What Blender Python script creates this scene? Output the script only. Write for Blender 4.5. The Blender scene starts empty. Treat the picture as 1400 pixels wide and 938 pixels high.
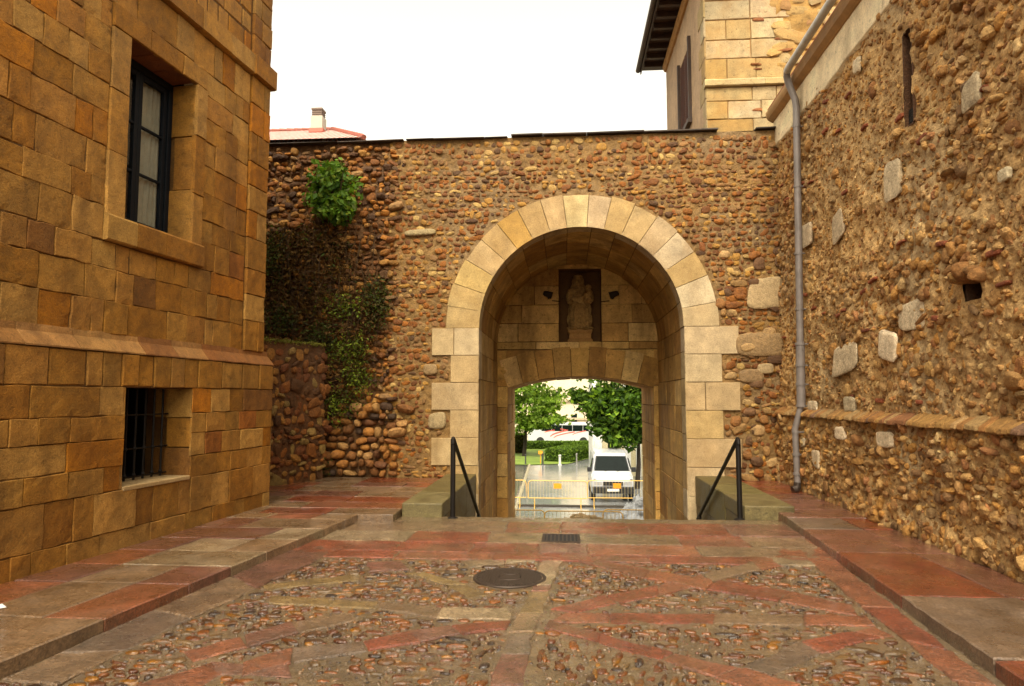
import bpy, bmesh, math, random
import numpy as np
from mathutils import Vector
PI = math.pi
scene = bpy.context.scene
COL = scene.collection
random.seed(4)

# ------------------------------------------------------------------ camera
F, EYE = 933.0, 1.6                       # focal length in photo pixels (1400 wide), eye height
PITCH, YAW = math.radians(4.535), math.radians(4.399)
_fw = np.array([-math.sin(YAW)*math.cos(PITCH), math.cos(YAW)*math.cos(PITCH), math.sin(PITCH)])
_rt = np.array([math.cos(YAW), math.sin(YAW), 0.0])
_up = np.cross(_rt, _fw)
CAM = np.array([0, 0, EYE])
def ray(px, py): return (px-700)/F*_rt - (py-469)/F*_up + _fw
def onz(px, py, z):
    d = ray(px, py); return CAM + d*(z-EYE)/d[2]
def onY(px, py, Y):
    d = ray(px, py); return CAM + d*Y/d[1]
def onX(px, py, X):
    d = ray(px, py); return CAM + d*X/d[0]
def onpl(px, py, p0, n):
    d = ray(px, py); return CAM + d*((p0-CAM) @ n)/(d @ n)
cam = bpy.data.cameras.new('camera'); co = bpy.data.objects.new('camera', cam); COL.objects.link(co)
co.location = CAM; co.rotation_euler = (PI/2+PITCH, 0, YAW)
cam.sensor_fit = 'HORIZONTAL'; cam.sensor_width = 36; cam.lens = 36*F/1400
cam.clip_start = 0.05; cam.clip_end = 2000
scene.camera = co

# ------------------------------------------------------------------ colours
ILL = np.array([1.0, 0.93, 0.80])*1.5     # how bright a lit wall renders
def lin(c):
    c = np.array(c, float)/255
    return np.where(c <= .04045, c/12.92, ((c+.055)/1.055)**2.4)
def alb(*c):
    """albedo from the sRGB colour of the thing as it stands in the light"""
    q = lin(c)/ILL; m = q @ np.array([.3, .55, .15])
    return np.clip(m+(q-m)*1.08, .004, .8)

# ------------------------------------------------------------------ noise
def vnoise(u, v, seed=0):
    u = np.asarray(u, float); v = np.asarray(v, float)
    iu = np.floor(u).astype(np.int64); iv = np.floor(v).astype(np.int64)
    fu = u-iu; fv = v-iv
    fu = fu*fu*(3-2*fu); fv = fv*fv*(3-2*fv)
    def h(a, b):
        x = (a*374761393 + b*668265263 + seed*1442695041) & 0xffffffff
        x = ((x ^ (x >> 13))*1274126177) & 0xffffffff
        x = ((x ^ (x >> 16))*224682251) & 0xffffffff
        return ((x ^ (x >> 15)) & 0xffffff)/float(0xffffff)*2-1
    return (h(iu, iv)*(1-fu)+h(iu+1, iv)*fu)*(1-fv) + (h(iu, iv+1)*(1-fu)+h(iu+1, iv+1)*fu)*fv
def fbm(u, v, seed=0, o=4):
    s = 0; a = 1
    for k in range(o):
        s = s + a*vnoise(u*2**k, v*2**k, seed+k*17); a *= .5
    return s/1.6

# ------------------------------------------------------------------ mesh accumulator
class Acc:
    def __init__(s): s.V = []; s.C = []; s.F3 = []; s.F4 = []; s.N = []; s.n = 0; s.ng = []
    def add(s, V, F, col):
        V = np.asarray(V, float).reshape(-1, 3); F = np.asarray(F, np.int64)
        C = np.asarray(col, float)
        if C.ndim == 1: C = np.tile(C[:3], (len(V), 1))
        s.V.append(V); s.C.append(C[:, :3])
        if F.ndim == 2 and len(F): (s.F3 if F.shape[1] == 3 else s.F4).append(F+s.n)
        s.n += len(V)
    def ngon(s, V, col, faces):
        V = np.asarray(V, float); s.V.append(V); s.C.append(np.tile(np.asarray(col, float)[:3], (len(V), 1)))
        for f in faces: s.ng.append([i+s.n for i in f])
        s.n += len(V)
    def build(s, name, mat, parent=None, smooth=False, bevel=0):
        V = np.concatenate(s.V); C = np.concatenate(s.C)
        if parent is not None: V = V - np.array(parent_loc(parent))
        loops = []; starts = []; k = 0
        if s.F3:
            f = np.concatenate(s.F3); loops.append(f.ravel()); starts.append(np.arange(len(f))*3+k); k += f.size
        if s.F4:
            f = np.concatenate(s.F4); loops.append(f.ravel()); starts.append(np.arange(len(f))*4+k); k += f.size
        for f in s.ng:
            loops.append(np.array(f)); starts.append(np.array([k])); k += len(f)
        loops = np.concatenate(loops).astype(np.int32); starts = np.concatenate(starts).astype(np.int32)
        me = bpy.data.meshes.new(name)
        me.vertices.add(len(V)); me.vertices.foreach_set('co', V.astype(np.float32).ravel())
        me.loops.add(len(loops)); me.loops.foreach_set('vertex_index', loops)
        me.polygons.add(len(starts)); me.polygons.foreach_set('loop_start', starts)
        me.polygons.foreach_set('use_smooth', np.full(len(starts), bool(smooth)))
        me.update(calc_edges=True); me.validate()
        at = me.attributes.new('col', 'FLOAT_COLOR', 'POINT')
        at.data.foreach_set('color', np.hstack([C, np.ones((len(C), 1))]).astype(np.float32).ravel())
        me.materials.append(mat)
        o = bpy.data.objects.new(name, me); COL.objects.link(o)
        if parent is not None: o.parent = parent
        if bevel:
            b = o.modifiers.new('Bevel', 'BEVEL'); b.width = bevel; b.segments = 2; b.limit_method = 'ANGLE'; b.angle_limit = .6
        return o
def parent_loc(p):
    l = Vector((0, 0, 0))
    while p is not None: l = l + p.location; p = p.parent
    return l
def tag(o, label=None, cat=None, group=None, kind=None):
    if label: o['label'] = label
    if cat: o['category'] = cat
    if group: o['group'] = group
    if kind: o['kind'] = kind
    return o
def thing(name, label, cat, loc=(0, 0, 0), group=None):
    o = bpy.data.objects.new(name, None); COL.objects.link(o); o.location = loc; o.empty_display_size = .2
    return tag(o, label, cat, group)
def copy_tree(o, parent=None):
    c = o.copy(); COL.objects.link(c)
    if parent is not None: c.parent = parent
    for ch in list(o.children): copy_tree(ch, c)
    return c

QUAD = np.array([[0, 1, 2, 3]])
BOXF = np.array([[0, 3, 2, 1], [4, 5, 6, 7], [0, 1, 5, 4], [1, 2, 6, 5], [2, 3, 7, 6], [3, 0, 4, 7]])
def box(acc, lo, hi, col, M=None):
    x0, y0, z0 = lo; x1, y1, z1 = hi
    V = np.array([[x0, y0, z0], [x1, y0, z0], [x1, y1, z0], [x0, y1, z0], [x0, y0, z1], [x1, y0, z1], [x1, y1, z1], [x0, y1, z1]], float)
    if M is not None: V = M(V)
    acc.add(V, BOXF, col)
def hexa(acc, eight, col): acc.add(np.array(eight, float), BOXF, col)
def tube(acc, pts, r, col, seg=8, caps=True):
    pts = [np.array(p, float) for p in pts]; n = len(pts)
    rs = r if hasattr(r, '__len__') else [r]*n
    t0 = pts[1]-pts[0]; a = np.array([0, 0, 1.0]) if abs(t0[2]) < .9*np.linalg.norm(t0) else np.array([1.0, 0, 0])
    x = np.cross(t0, a); x /= np.linalg.norm(x)
    V = []
    for i in range(n):
        t = pts[min(i+1, n-1)]-pts[max(i-1, 0)]; t = t/np.linalg.norm(t)
        x = x-t*(x@t); x /= np.linalg.norm(x); y = np.cross(t, x)
        for k in range(seg):
            an = 2*PI*k/seg; V.append(pts[i]+rs[i]*(math.cos(an)*x+math.sin(an)*y))
    Fs = [[i*seg+k, i*seg+(k+1) % seg, (i+1)*seg+(k+1) % seg, (i+1)*seg+k] for i in range(n-1) for k in range(seg)]
    acc.add(V, Fs, col)
    if caps:
        acc.ngon(V[:seg], col, [list(range(seg))[::-1]]); acc.ngon(V[-seg:], col, [list(range(seg))])
def lathe(acc, c, prof, col, seg=24):
    V = [[c[0]+r*math.cos(2*PI*k/seg), c[1]+r*math.sin(2*PI*k/seg), c[2]+z] for r, z in prof for k in range(seg)]
    Fs = [[i*seg+k, i*seg+(k+1) % seg, (i+1)*seg+(k+1) % seg, (i+1)*seg+k] for i in range(len(prof)-1) for k in range(seg)]
    acc.add(V, Fs, col)
def arcpts(p, corners):
    return [np.array(q, float) for q in corners]

# ------------------------------------------------------------------ frames
def frame(O, u, v, n):
    O, u, v, n = (np.array(q, float) for q in (O, u, v, n))
    def f(U, Vv, Nn):
        U, Vv, Nn = np.broadcast_arrays(np.asarray(U, float), np.asarray(Vv, float), np.asarray(Nn, float))
        return O + U[..., None]*u + Vv[..., None]*v + Nn[..., None]*n
    return f

# icosphere half template for stones
def _ico(sub):
    bm = bmesh.new(); bmesh.ops.create_icosphere(bm, subdivisions=sub, radius=1)
    bm.verts.ensure_lookup_table()
    V = np.array([v.co[:] for v in bm.verts]); Fc = np.array([[v.index for v in f.verts] for f in bm.faces]); bm.free()
    keep = (V[Fc][:, :, 2].max(axis=1) > -.35)
    Fc = Fc[keep]; used = np.unique(Fc); m = -np.ones(len(V), int); m[used] = np.arange(len(used))
    return V[used], m[Fc]
ICO1 = _ico(1); ICO2 = _ico(2); ICO3 = _ico(3)
def stones(acc, mapf, U, Vv, a, b, c, n0, cols, rot, rng, expo=.75, lumpy=.12, tmpl=ICO2, jag=0, zexpo=None):
    T, Fc = tmpl; N = len(U)
    if N == 0: return
    S = np.sign(T)*np.abs(T)**expo
    if zexpo: S[:, 2] = np.sign(T[:, 2])*np.abs(T[:, 2])**zexpo
    P = np.tile(S[None], (N, 1, 1))
    for k in range(3):                       # low lumps, different on every stone
        d = rng.normal(size=(N, 3)); d /= np.linalg.norm(d, axis=1)[:, None]
        ph = rng.uniform(0, 6.28, N); fr = rng.uniform(1.2, 2.8, N)
        w = np.sin(np.einsum('ijk,ik->ij', np.tile(T[None], (N, 1, 1)), d)*fr[:, None]+ph[:, None])
        P = P*(1+lumpy*w[:, :, None])
    if jag: P = P*(1+jag*rng.normal(size=(N, len(T), 1)))
    x = P[:, :, 0]*a[:, None]; y = P[:, :, 1]*b[:, None]; z = P[:, :, 2]*c[:, None]
    cr, sr = np.cos(rot)[:, None], np.sin(rot)[:, None]
    u = U[:, None]+x*cr-y*sr; v = Vv[:, None]+x*sr+y*cr
    W = mapf(u, v, n0[:, None]+z)
    Fs = (Fc[None]+(np.arange(N)*len(T))[:, None, None]).reshape(-1, 3)
    mott = 1+.16*np.sin(u*90+v*70+rot[:, None]*9)*rng.uniform(.2, 1, (N, 1))
    Cc = np.clip(cols[:, None, :]*mott[:, :, None], 0, .85)
    acc.add(W.reshape(-1, 3), Fs, Cc.reshape(-1, 3))
def rubble_rows(u0, u1, v0, v1, h, w, rng, ok, jit=.3, fill=(.40, .5), hv=.25):
    """stones in loose rows: returns arrays U,V,a,b"""
    R = []
    v = v0
    while v < v1:
        hh = h*rng.uniform(1-hv, 1+hv); u = u0+rng.uniform(0, w)-w
        while u < u1:
            ww = w*rng.choice([.6, .8, 1, 1.2, 1.6], p=[.2, .25, .3, .17, .08])*rng.uniform(.85, 1.15)
            uc = u+ww/2; vc = v+hh/2+rng.uniform(-jit, jit)*hh*.5+.03*math.sin(uc*1.3+v*2)
            f = rng.uniform(*fill)
            if ok(uc, vc, ww*f, hh*f): R.append((uc, vc, ww*f, hh*f*rng.uniform(.85, 1.1)))
            u += ww
        v += hh
    R = np.array(R).reshape(-1, 4)
    return R[:, 0], R[:, 1], R[:, 2], R[:, 3]
def pick(pal, wts, N, rng, var=.2):
    pal = np.array(pal); w = np.array(wts, float); w /= w.sum()
    c = pal[rng.choice(len(pal), N, p=w)]
    return np.clip(c*rng.uniform(1-var, 1+var, (N, 1))*rng.uniform(.98, 1.02, (N, 3)), .003, .8)
def sheet(acc, mapf, us, vs, nf, colf, keep=None):
    us = np.asarray(us); vs = np.asarray(vs)
    U, Vv = np.meshgrid(us, vs)
    nn = nf(U, Vv); W = mapf(U, Vv, nn)
    nu = len(us); idx = np.arange(nu*len(vs)).reshape(len(vs), nu)
    q = np.stack([idx[:-1, :-1], idx[:-1, 1:], idx[1:, 1:], idx[1:, :-1]], -1)
    if keep is not None:
        uc = (us[:-1]+us[1:])/2; vc = (vs[:-1]+vs[1:])/2; A, B = np.meshgrid(uc, vc)
        q = q[keep(A, B)]
    else: q = q.reshape(-1, 4)
    acc.add(W.reshape(-1, 3), q, colf(U, Vv).reshape(-1, 3))
def lines(lo, hi, step, *snap):
    base = list(np.arange(lo, hi, step))+[hi]+[s for s in snap if lo < s < hi]
    base = sorted(base); out = [base[0]]
    for x in base[1:]:
        if x-out[-1] > step*.3 or x in snap:
            if x in snap and x-out[-1] < step*.3 and out[-1] not in snap and len(out) > 1: out[-1] = x
            elif x-out[-1] > 1e-6: out.append(x)
    if out[-1] < hi: out[-1] = hi
    return np.array(out)

def ashlar(acc, mapf, rects, colf, rng, gap=.006, bev=.014, prot=.0, depth=.03, cell=.09, rough=.003, wob=.004, vary=.008):
    for (u0, u1, v0, v1) in rects:
        w, h = u1-u0, v1-v0
        if w < .03 or h < .03: continue
        g = gap*rng.uniform(.6, 1.5); b = min(bev*rng.uniform(.7, 1.6), w*.2, h*.2)
        def ln(a, c):
            k = max(1, int((c-a)/cell))
            mid = np.linspace(a+g+b, c-g-b, k+1)
            return np.concatenate([[a+g, a+g+.3*b], mid, [c-g-.3*b, c-g]])
        us, vs = ln(u0, u1), ln(v0, v1)
        U, Vv = np.meshgrid(us, vs)
        nu, nv = len(us), len(vs)
        iu = np.minimum(np.arange(nu), nu-1-np.arange(nu)); iv = np.minimum(np.arange(nv), nv-1-np.arange(nv))
        ring = np.minimum(iu[None, :], iv[:, None])
        p = prot+rng.uniform(-vary, vary); tu, tv = rng.uniform(-.5, .5, 2)*vary
        base = p + tu*(U-(u0+u1)/2)/w + tv*(Vv-(v0+v1)/2)/h
        nn = np.where(ring == 0, -depth, np.where(ring == 1, base-b*.6, base+rough*fbm(U*14, Vv*14, int(rng.integers(99)), 3)))
        s = int(rng.integers(999))
        chip = np.clip(vnoise(U*9, Vv*9, s+5)-.45, 0, 1)*(ring <= 2)*.02
        nn = nn-chip*(ring > 0)
        Uj = U+wob*vnoise(U*7, Vv*7, s); Vj = Vv+wob*vnoise(U*7, Vv*7, s+1)
        c = np.array(colf((u0+u1)/2, (v0+v1)/2, rng))
        cc = c*(1+.16*fbm(U*4, Vv*4, s+2, 3)+.10*vnoise(U*11, Vv*1.2, s+4))[..., None]
        idx = np.arange(nu*nv).reshape(nv, nu)
        q = np.stack([idx[:-1, :-1], idx[:-1, 1:], idx[1:, 1:], idx[1:, :-1]], -1).reshape(-1, 4)
        acc.add(mapf(Uj, Vj, nn).reshape(-1, 3), q, np.clip(cc, .003, .85).reshape(-1, 3))
def courses(u0, u1, v0, v1, hr, wr, rng, vsnap=(), holes=()):
    ys = [v0]; stops = sorted([s for s in vsnap if v0 < s < v1])+[v1]
    for st in stops:
        L = st-ys[-1]; k = max(1, round(L/rng.uniform(*hr))); cuts = np.cumsum(rng.uniform(.85, 1.15, k)); cuts = cuts/cuts[-1]*L+ys[-1]
        ys += list(cuts)
    out = []
    for a, b in zip(ys[:-1], ys[1:]):
        segs = [(u0, u1)]
        for (h0, h1, g0, g1) in holes:
            if min(b, g1)-max(a, g0) > .02:
                ns = []
                for s, e in segs:
                    if h1 <= s or h0 >= e: ns.append((s, e))
                    else:
                        if h0 > s+.02: ns.append((s, h0))
                        if h1 < e-.02: ns.append((h1, e))
                segs = ns
        for s, e in segs:
            x = s
            while x < e-1e-6:
                w = rng.uniform(*wr)*rng.choice([.7, 1, 1.35])
                if x+w > e-wr[0]*.6: w = e-x
                w = min(w, e-x)
                if w > wr[1]*1.9: w = w/2
                out.append((x, x+w, a, b)); x += w
    return out

# ------------------------------------------------------------------ materials
def nodes(name):
    m = bpy.data.materials.new(name); m.use_nodes = True
    nt = m.node_tree; nt.nodes.clear()
    out = nt.nodes.new('ShaderNodeOutputMaterial'); p = nt.nodes.new('ShaderNodeBsdfPrincipled')
    nt.links.new(p.outputs[0], out.inputs[0])
    return m, nt, p
def nnoise(nt, co, scale, detail=5, rough=.6, dist=0):
    n = nt.nodes.new('ShaderNodeTexNoise'); n.inputs['Scale'].default_value = scale
    n.inputs['Detail'].default_value = detail; n.inputs['Roughness'].default_value = rough
    n.inputs['Distortion'].default_value = dist
    nt.links.new(co, n.inputs['Vector']); return n.outputs['Fac']
def mrange(nt, x, a, b, c, d):
    n = nt.nodes.new('ShaderNodeMapRange'); nt.links.new(x, n.inputs[0])
    for i, v in enumerate((a, b, c, d)): n.inputs[i+1].default_value = v
    return n.outputs[0]
def mul(nt, a, b, fac=1.0, mode='MULTIPLY'):
    n = nt.nodes.new('ShaderNodeMix'); n.data_type = 'RGBA'; n.blend_type = mode
    if hasattr(fac, 'links'): nt.links.new(fac, n.inputs[0])
    else: n.inputs[0].default_value = fac
    for s, i in ((a, 6), (b, 7)):
        if hasattr(s, 'links'): nt.links.new(s, n.inputs[i])
        else: n.inputs[i].default_value = (*s, 1)
    return n.outputs[2]
def stone_mat(name, rough=(.75, .9), fine=60, mid=9, bump=.5, bdist=.01, var=(.7, 1.3), finevar=(.8, 1.2), stain=None, stain_amt=.5, stain_scale=1.2, streak=0, moss=None, spec=.3, base=None, pits=.62, wash=None):
    m, nt, p = nodes(name)
    tc = nt.nodes.new('ShaderNodeTexCoord').outputs['Object']
    if base is None:
        a = nt.nodes.new('ShaderNodeAttribute'); a.attribute_name = 'col'; col = a.outputs['Color']
    else:
        a = nt.nodes.new('ShaderNodeRGB'); a.outputs[0].default_value = (*base, 1); col = a.outputs[0]
    n1 = nnoise(nt, tc, mid, 6, .65); n2 = nnoise(nt, tc, fine, 4, .7)
    col = mul(nt, col, mrange(nt, n1, .32, .68, *var)); col = mul(nt, col, mrange(nt, n2, .34, .66, *finevar))
    n5 = nnoise(nt, tc, mid*3.1, 3, .5); col = mul(nt, col, mrange(nt, n5, .30, .40, pits, 1.0))
    if stain is not None:
        v = tc
        if streak:
            mp = nt.nodes.new('ShaderNodeMapping'); mp.inputs['Scale'].default_value = (1, 1, 1/streak); nt.links.new(tc, mp.inputs[0]); v = mp.outputs[0]
        n3 = nnoise(nt, v, stain_scale, 8, .65, .4)
        col = mul(nt, col, stain, mrange(nt, n3, .46, .72, 0, stain_amt), 'MIX')
    if wash is not None:
        n6 = nnoise(nt, tc, .9, 6, .7, .6); col = mul(nt, col, wash, mrange(nt, n6, .5, .75, 0, .6), 'MULTIPLY')
    if moss is not None:
        n4 = nnoise(nt, tc, 2.3, 8, .7, .3)
        col = mul(nt, col, moss, mrange(nt, n4, .55, .7, 0, .6), 'MIX')
    nt.links.new(col, p.inputs['Base Color'])
    nt.links.new(mrange(nt, n1, .3, .7, *rough), p.inputs['Roughness'])
    p.inputs['Specular IOR Level'].default_value = spec
    ad = nt.nodes.new('ShaderNodeMath'); ad.operation = 'MULTIPLY_ADD'; nt.links.new(n1, ad.inputs[0]); ad.inputs[1].default_value = 1.6; nt.links.new(n2, ad.inputs[2])
    b = nt.nodes.new('ShaderNodeBump'); b.inputs['Strength'].default_value = bump; b.inputs['Distance'].default_value = bdist
    nt.links.new(ad.outputs[0], b.inputs['Height']); nt.links.new(b.outputs[0], p.inputs['Normal'])
    return m
def plain(name, col, rough=.5, metal=0, spec=.5, var=.15, scale=8, emit=None, bump=0):
    m, nt, p = nodes(name)
    tc = nt.nodes.new('ShaderNodeTexCoord').outputs['Object']
    n = nnoise(nt, tc, scale, 5)
    c = nt.nodes.new('ShaderNodeRGB'); c.outputs[0].default_value = (*col, 1)
    nt.links.new(mul(nt, c.outputs[0], mrange(nt, n, .3, .7, 1-var, 1+var)), p.inputs['Base Color'])
    nt.links.new(mrange(nt, n, .3, .7, max(0, rough-.08), rough+.08), p.inputs['Roughness'])
    p.inputs['Metallic'].default_value = metal; p.inputs['Specular IOR Level'].default_value = spec
    if bump:
        b = nt.nodes.new('ShaderNodeBump'); b.inputs['Strength'].default_value = bump; b.inputs['Distance'].default_value = .01
        nt.links.new(nnoise(nt, tc, scale*4, 4), b.inputs['Height']); nt.links.new(b.outputs[0], p.inputs['Normal'])
    return m
def wet_mat(name, rough=(.22, .55), wet=1.6, film=.9, **k):
    m = stone_mat(name, rough=rough, spec=.5, **k); nt = m.node_tree
    p = [n for n in nt.nodes if n.type == 'BSDF_PRINCIPLED'][0]
    tc = [n for n in nt.nodes if n.type == 'TEX_COORD'][0].outputs['Object']
    n = nnoise(nt, tc, wet, 6, .65)
    r = mrange(nt, n, .46, .68, rough[0], rough[1]); nt.links.new(r, p.inputs['Roughness'])
    nt.links.new(mrange(nt, n, .48, .70, film, .25), p.inputs['Coat Weight']); p.inputs['Specular IOR Level'].default_value = .62; p.inputs['Coat Roughness'].default_value = .05; p.inputs['Coat IOR'].default_value = 1.33
    nt.links.new(p.inputs['Normal'].links[0].from_socket, p.inputs['Coat Normal'])
    return m
def leaf_mat(name, rough=.6):
    m, nt, p = nodes(name)
    a = nt.nodes.new('ShaderNodeAttribute'); a.attribute_name = 'col'
    nt.links.new(a.outputs['Color'], p.inputs['Base Color']); p.inputs['Roughness'].default_value = rough; p.inputs['Specular IOR Level'].default_value = .2
    t = nt.nodes.new('ShaderNodeBsdfTranslucent'); nt.links.new(mul(nt, a.outputs['Color'], (1.3, 1.4, .6)), t.inputs[0])
    mx = nt.nodes.new('ShaderNodeMixShader'); mx.inputs[0].default_value = .35
    nt.links.new(p.outputs[0], mx.inputs[1]); nt.links.new(t.outputs[0], mx.inputs[2])
    nt.links.new(mx.outputs[0], [n for n in nt.nodes if n.type == 'OUTPUT_MATERIAL'][0].inputs[0])
    return m
def glass_mat(name, tint=(.9, .95, 1)):
    m, nt, p = nodes(name)
    tr = nt.nodes.new('ShaderNodeBsdfTransparent'); tr.inputs[0].default_value = (*tint, 1)
    gl = nt.nodes.new('ShaderNodeBsdfGlossy'); gl.inputs['Roughness'].default_value = .03
    fr = nt.nodes.new('ShaderNodeLayerWeight'); fr.inputs[0].default_value = .5
    mx = nt.nodes.new('ShaderNodeMixShader')
    nt.links.new(mrange(nt, fr.outputs['Facing'], .3, 1.0, .03, .38), mx.inputs[0]); nt.links.new(tr.outputs[0], mx.inputs[1]); nt.links.new(gl.outputs[0], mx.inputs[2])
    nt.links.new(mx.outputs[0], [n for n in nt.nodes if n.type == 'OUTPUT_MATERIAL'][0].inputs[0])
    return m
M_ASH = stone_mat('ochre_ashlar', stain=tuple(alb(92, 54, 20)), stain_amt=.7, stain_scale=1.3, streak=2.6, bump=.8, bdist=.010, mid=8, fine=75, var=(.74, 1.24), finevar=(.78, 1.22), wash=(1.0, .86, .64), pits=.74)
M_RUB = stone_mat('river_stone', fine=55, mid=16, var=(.76, 1.24), bump=.9, bdist=.012, rough=(.55, .8), stain=tuple(alb(70, 48, 28)), stain_amt=.35)
M_RUBR = stone_mat('rubble_stone', fine=45, mid=14, var=(.74, 1.26), bump=.8, bdist=.018, stain=tuple(alb(96, 76, 56)), stain_amt=.35, stain_scale=.8, streak=2)
M_CREAM = stone_mat('cream_ashlar', fine=50, mid=5, var=(.8, 1.15), finevar=(.8, 1.18), bump=.6, pits=.86, stain=tuple(alb(150, 106, 48)), stain_amt=.45, stain_scale=1.0, streak=1.5)
M_VAULT = stone_mat('vault_ashlar', fine=50, mid=5, var=(.75, 1.2), bump=.4, stain=tuple(alb(104, 70, 32)), stain_amt=.8, stain_scale=1.5, streak=4)
M_TOWER = stone_mat('tower_stone', fine=60, mid=5, var=(.8, 1.18), bump=.6, stain=tuple(alb(196, 140, 70)), stain_amt=.5, stain_scale=1.2)
M_PLAST = stone_mat('weathered_plaster', fine=50, mid=5, var=(.8, 1.15), bump=.4, stain=tuple(alb(140, 104, 72)), stain_amt=.5, stain_scale=1.4, streak=3)
M_WING = stone_mat('mossy_granite', fine=60, mid=5, var=(.6, 1.35), finevar=(.7, 1.3), bump=.7, moss=tuple(alb(92, 84, 34)), rough=(.4, .65), spec=.4)
M_GROUND = wet_mat('wet_mortar', rough=(.2, .45), fine=60, mid=9, var=(.7, 1.28), finevar=(.65, 1.35), bump=1.0, bdist=.022)
M_COB = wet_mat('wet_cobble', rough=(.16, .5), wet=14, fine=60, mid=16, var=(.6, 1.4), bump=.7)
M_SLAB = wet_mat('wet_granite', rough=(.16, .5), wet=3, fine=48, mid=4, var=(.62, 1.34), finevar=(.5, 1.5), bump=1.0, bdist=.018, stain=tuple(alb(132, 102, 66)*.72), stain_amt=.3, stain_scale=3.5)
M_PAVE = wet_mat('damp_granite', rough=(.26, .6), wet=2.5, fine=52, mid=3, var=(.66, 1.3), finevar=(.5, 1.5), bump=.8, bdist=.01, stain=tuple(alb(124, 92, 60)*.7), stain_amt=.4, stain_scale=2.4)
M_LEAF = leaf_mat('leaves'); M_DRY = leaf_mat('dry_stems', .8)
M_BLACK = plain('black_iron', (.014, .011, .009), .5, .4, spec=.3)
M_FIT = plain('dull_brown_metal', (.03, .02, .012), .85, spec=.1)
M_NAVY = plain('navy_paint', (.004, .0055, .008), .6, spec=.2)
M_GLASS = glass_mat('window_glass')
M_DARK = plain('dark_room', (.01, .009, .008), .9)
M_SLATE = plain('dark_slate', (.035, .028, .026), .55, var=.4, bump=.5)
M_ZINC = plain('grey_pipe_paint', tuple(alb(140, 126, 112)), .5, .1, var=.2, scale=5)
M_WOOD = plain('dark_eave_wood', (.05, .026, .014), .7, var=.4, scale=6)
M_TRIM = plain('brown_cornice', tuple(alb(176, 134, 84)*1.1), .65, var=.25, scale=4, bump=.3)
M_YEL = plain('yellow_paint', (.80, .48, .10), .4)
M_ORANGE = plain('orange_plate', (.85, .33, .02), .45)
M_WHITE = plain('white_car_paint', (.50, .51, .53), .22, var=.03)
M_BPLAST = plain('black_plastic', (.02, .02, .021), .45)
M_CHROME = plain('lamp_glass', (.5, .5, .5), .15, .3)
M_RUBBER = plain('tyre_rubber', (.015, .015, .015), .8)
M_DGLASS = plain('dark_car_glass', (.006, .010, .009), .1, 0, .18, var=.2)
M_CAST = plain('cast_iron', (.055, .038, .028), .5, .5, var=.4, scale=30)
M_CURT = plain('curtain_cloth', (.40, .32, .19), .9)

rng = np.random.default_rng(7)
P_OCHRE = [alb(164, 116, 54), alb(156, 106, 44), alb(172, 126, 64), alb(148, 98, 38), alb(162, 112, 52), alb(128, 84, 38), alb(170, 106, 34), alb(150, 90, 38)]
W_OCHRE = [4, 4, 2.2, 3, 3, 1, 2, .6]
OC_M = np.mean(P_OCHRE[:5], axis=0)
def ochre(u, v, r): return (pick(P_OCHRE, W_OCHRE, 1, r, .15)[0])*1.2

# ================================================================== LEFT BUILDING
LO = np.array([-4.077, 9.285, 0]); LU = np.array([.1015, .99484, 0]); LN = np.array([.99484, -.1015, 0])
lf = frame(LO, LU, (0, 0, 1), LN)
lb = thing('stone_building', 'ochre ashlar building with a tall window and a barred cellar window', 'building', tuple(LO))
SET = -.10                                         # the upper wall stands back from the plinth
W0, W1, WZ0, WZ1 = -2.82, -1.75, 3.40, 5.32        # window opening
B0, B1, BZ0, BZ1 = -2.79, -1.75, .69, 1.70         # cellar window opening
U0 = -5.4
a = Acc()
up = lambda U, V, N: lf(U, V, np.asarray(N)+SET)
hole = [(-3.075, -1.55, 3.13, 5.56)]
ashlar(a, up, courses(U0, -.62, 2.22, 5.98, (.27, .36), (.22, .46), rng, (3.13, 5.56), hole), ochre, rng, gap=.002, bev=.006, rough=.003, cell=.05, vary=.007, wob=.010, depth=.016)
ashlar(a, up, courses(U0, -.62, 6.28, 9.6, (.28, .36), (.24, .5), rng), ochre, rng, cell=.15)
for z0, z1 in ((2.22, 5.98), (6.28, 9.6)):         # corner pilaster, slightly proud
    ashlar(a, up, courses(-.60, -.13, z0, z1, (.28, .4), (.22, .44), rng), ochre, rng, gap=.0025, bev=.009, prot=.025, depth=.04, rough=.005, cell=.06, vary=.007)
# window surround
ashlar(a, up, [(-3.075, W0, z, z+.64) for z in (3.40, 4.04, 4.68)]+[(W1, -1.55, 3.40, 4.0), (W1, -1.55, 4.0, 4.7), (W1, -1.55, 4.7, 5.32)] +
       [(-3.075, -2.55, 5.32, 5.56), (-2.55, -2.0, 5.32, 5.56), (-2.0, -1.55, 5.32, 5.56)], ochre, rng, prot=.02, gap=.003, bev=.008)
# plinth
ashlar(a, lf, courses(U0, .0, -.02, 1.70, (.27, .33), (.26, .6), rng, (.69,), [(B0, B1, BZ0, BZ1)]), ochre, rng, gap=.002, bev=.006, rough=.003, cell=.06, vary=.006, wob=.007, depth=.02)
xs = list(np.arange(U0, -3.2, .42))+[-3.1, -2.86, -2.62, -2.4, -2.14, -1.9, -1.66, -1.2, -.75, -.35, 0]
ashlar(a, lf, [(p, q, 1.70, 2.035) for p, q in zip(xs[:-1], xs[1:])], ochre, rng, prot=.004, gap=.004, bev=.01, rough=.005)
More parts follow.
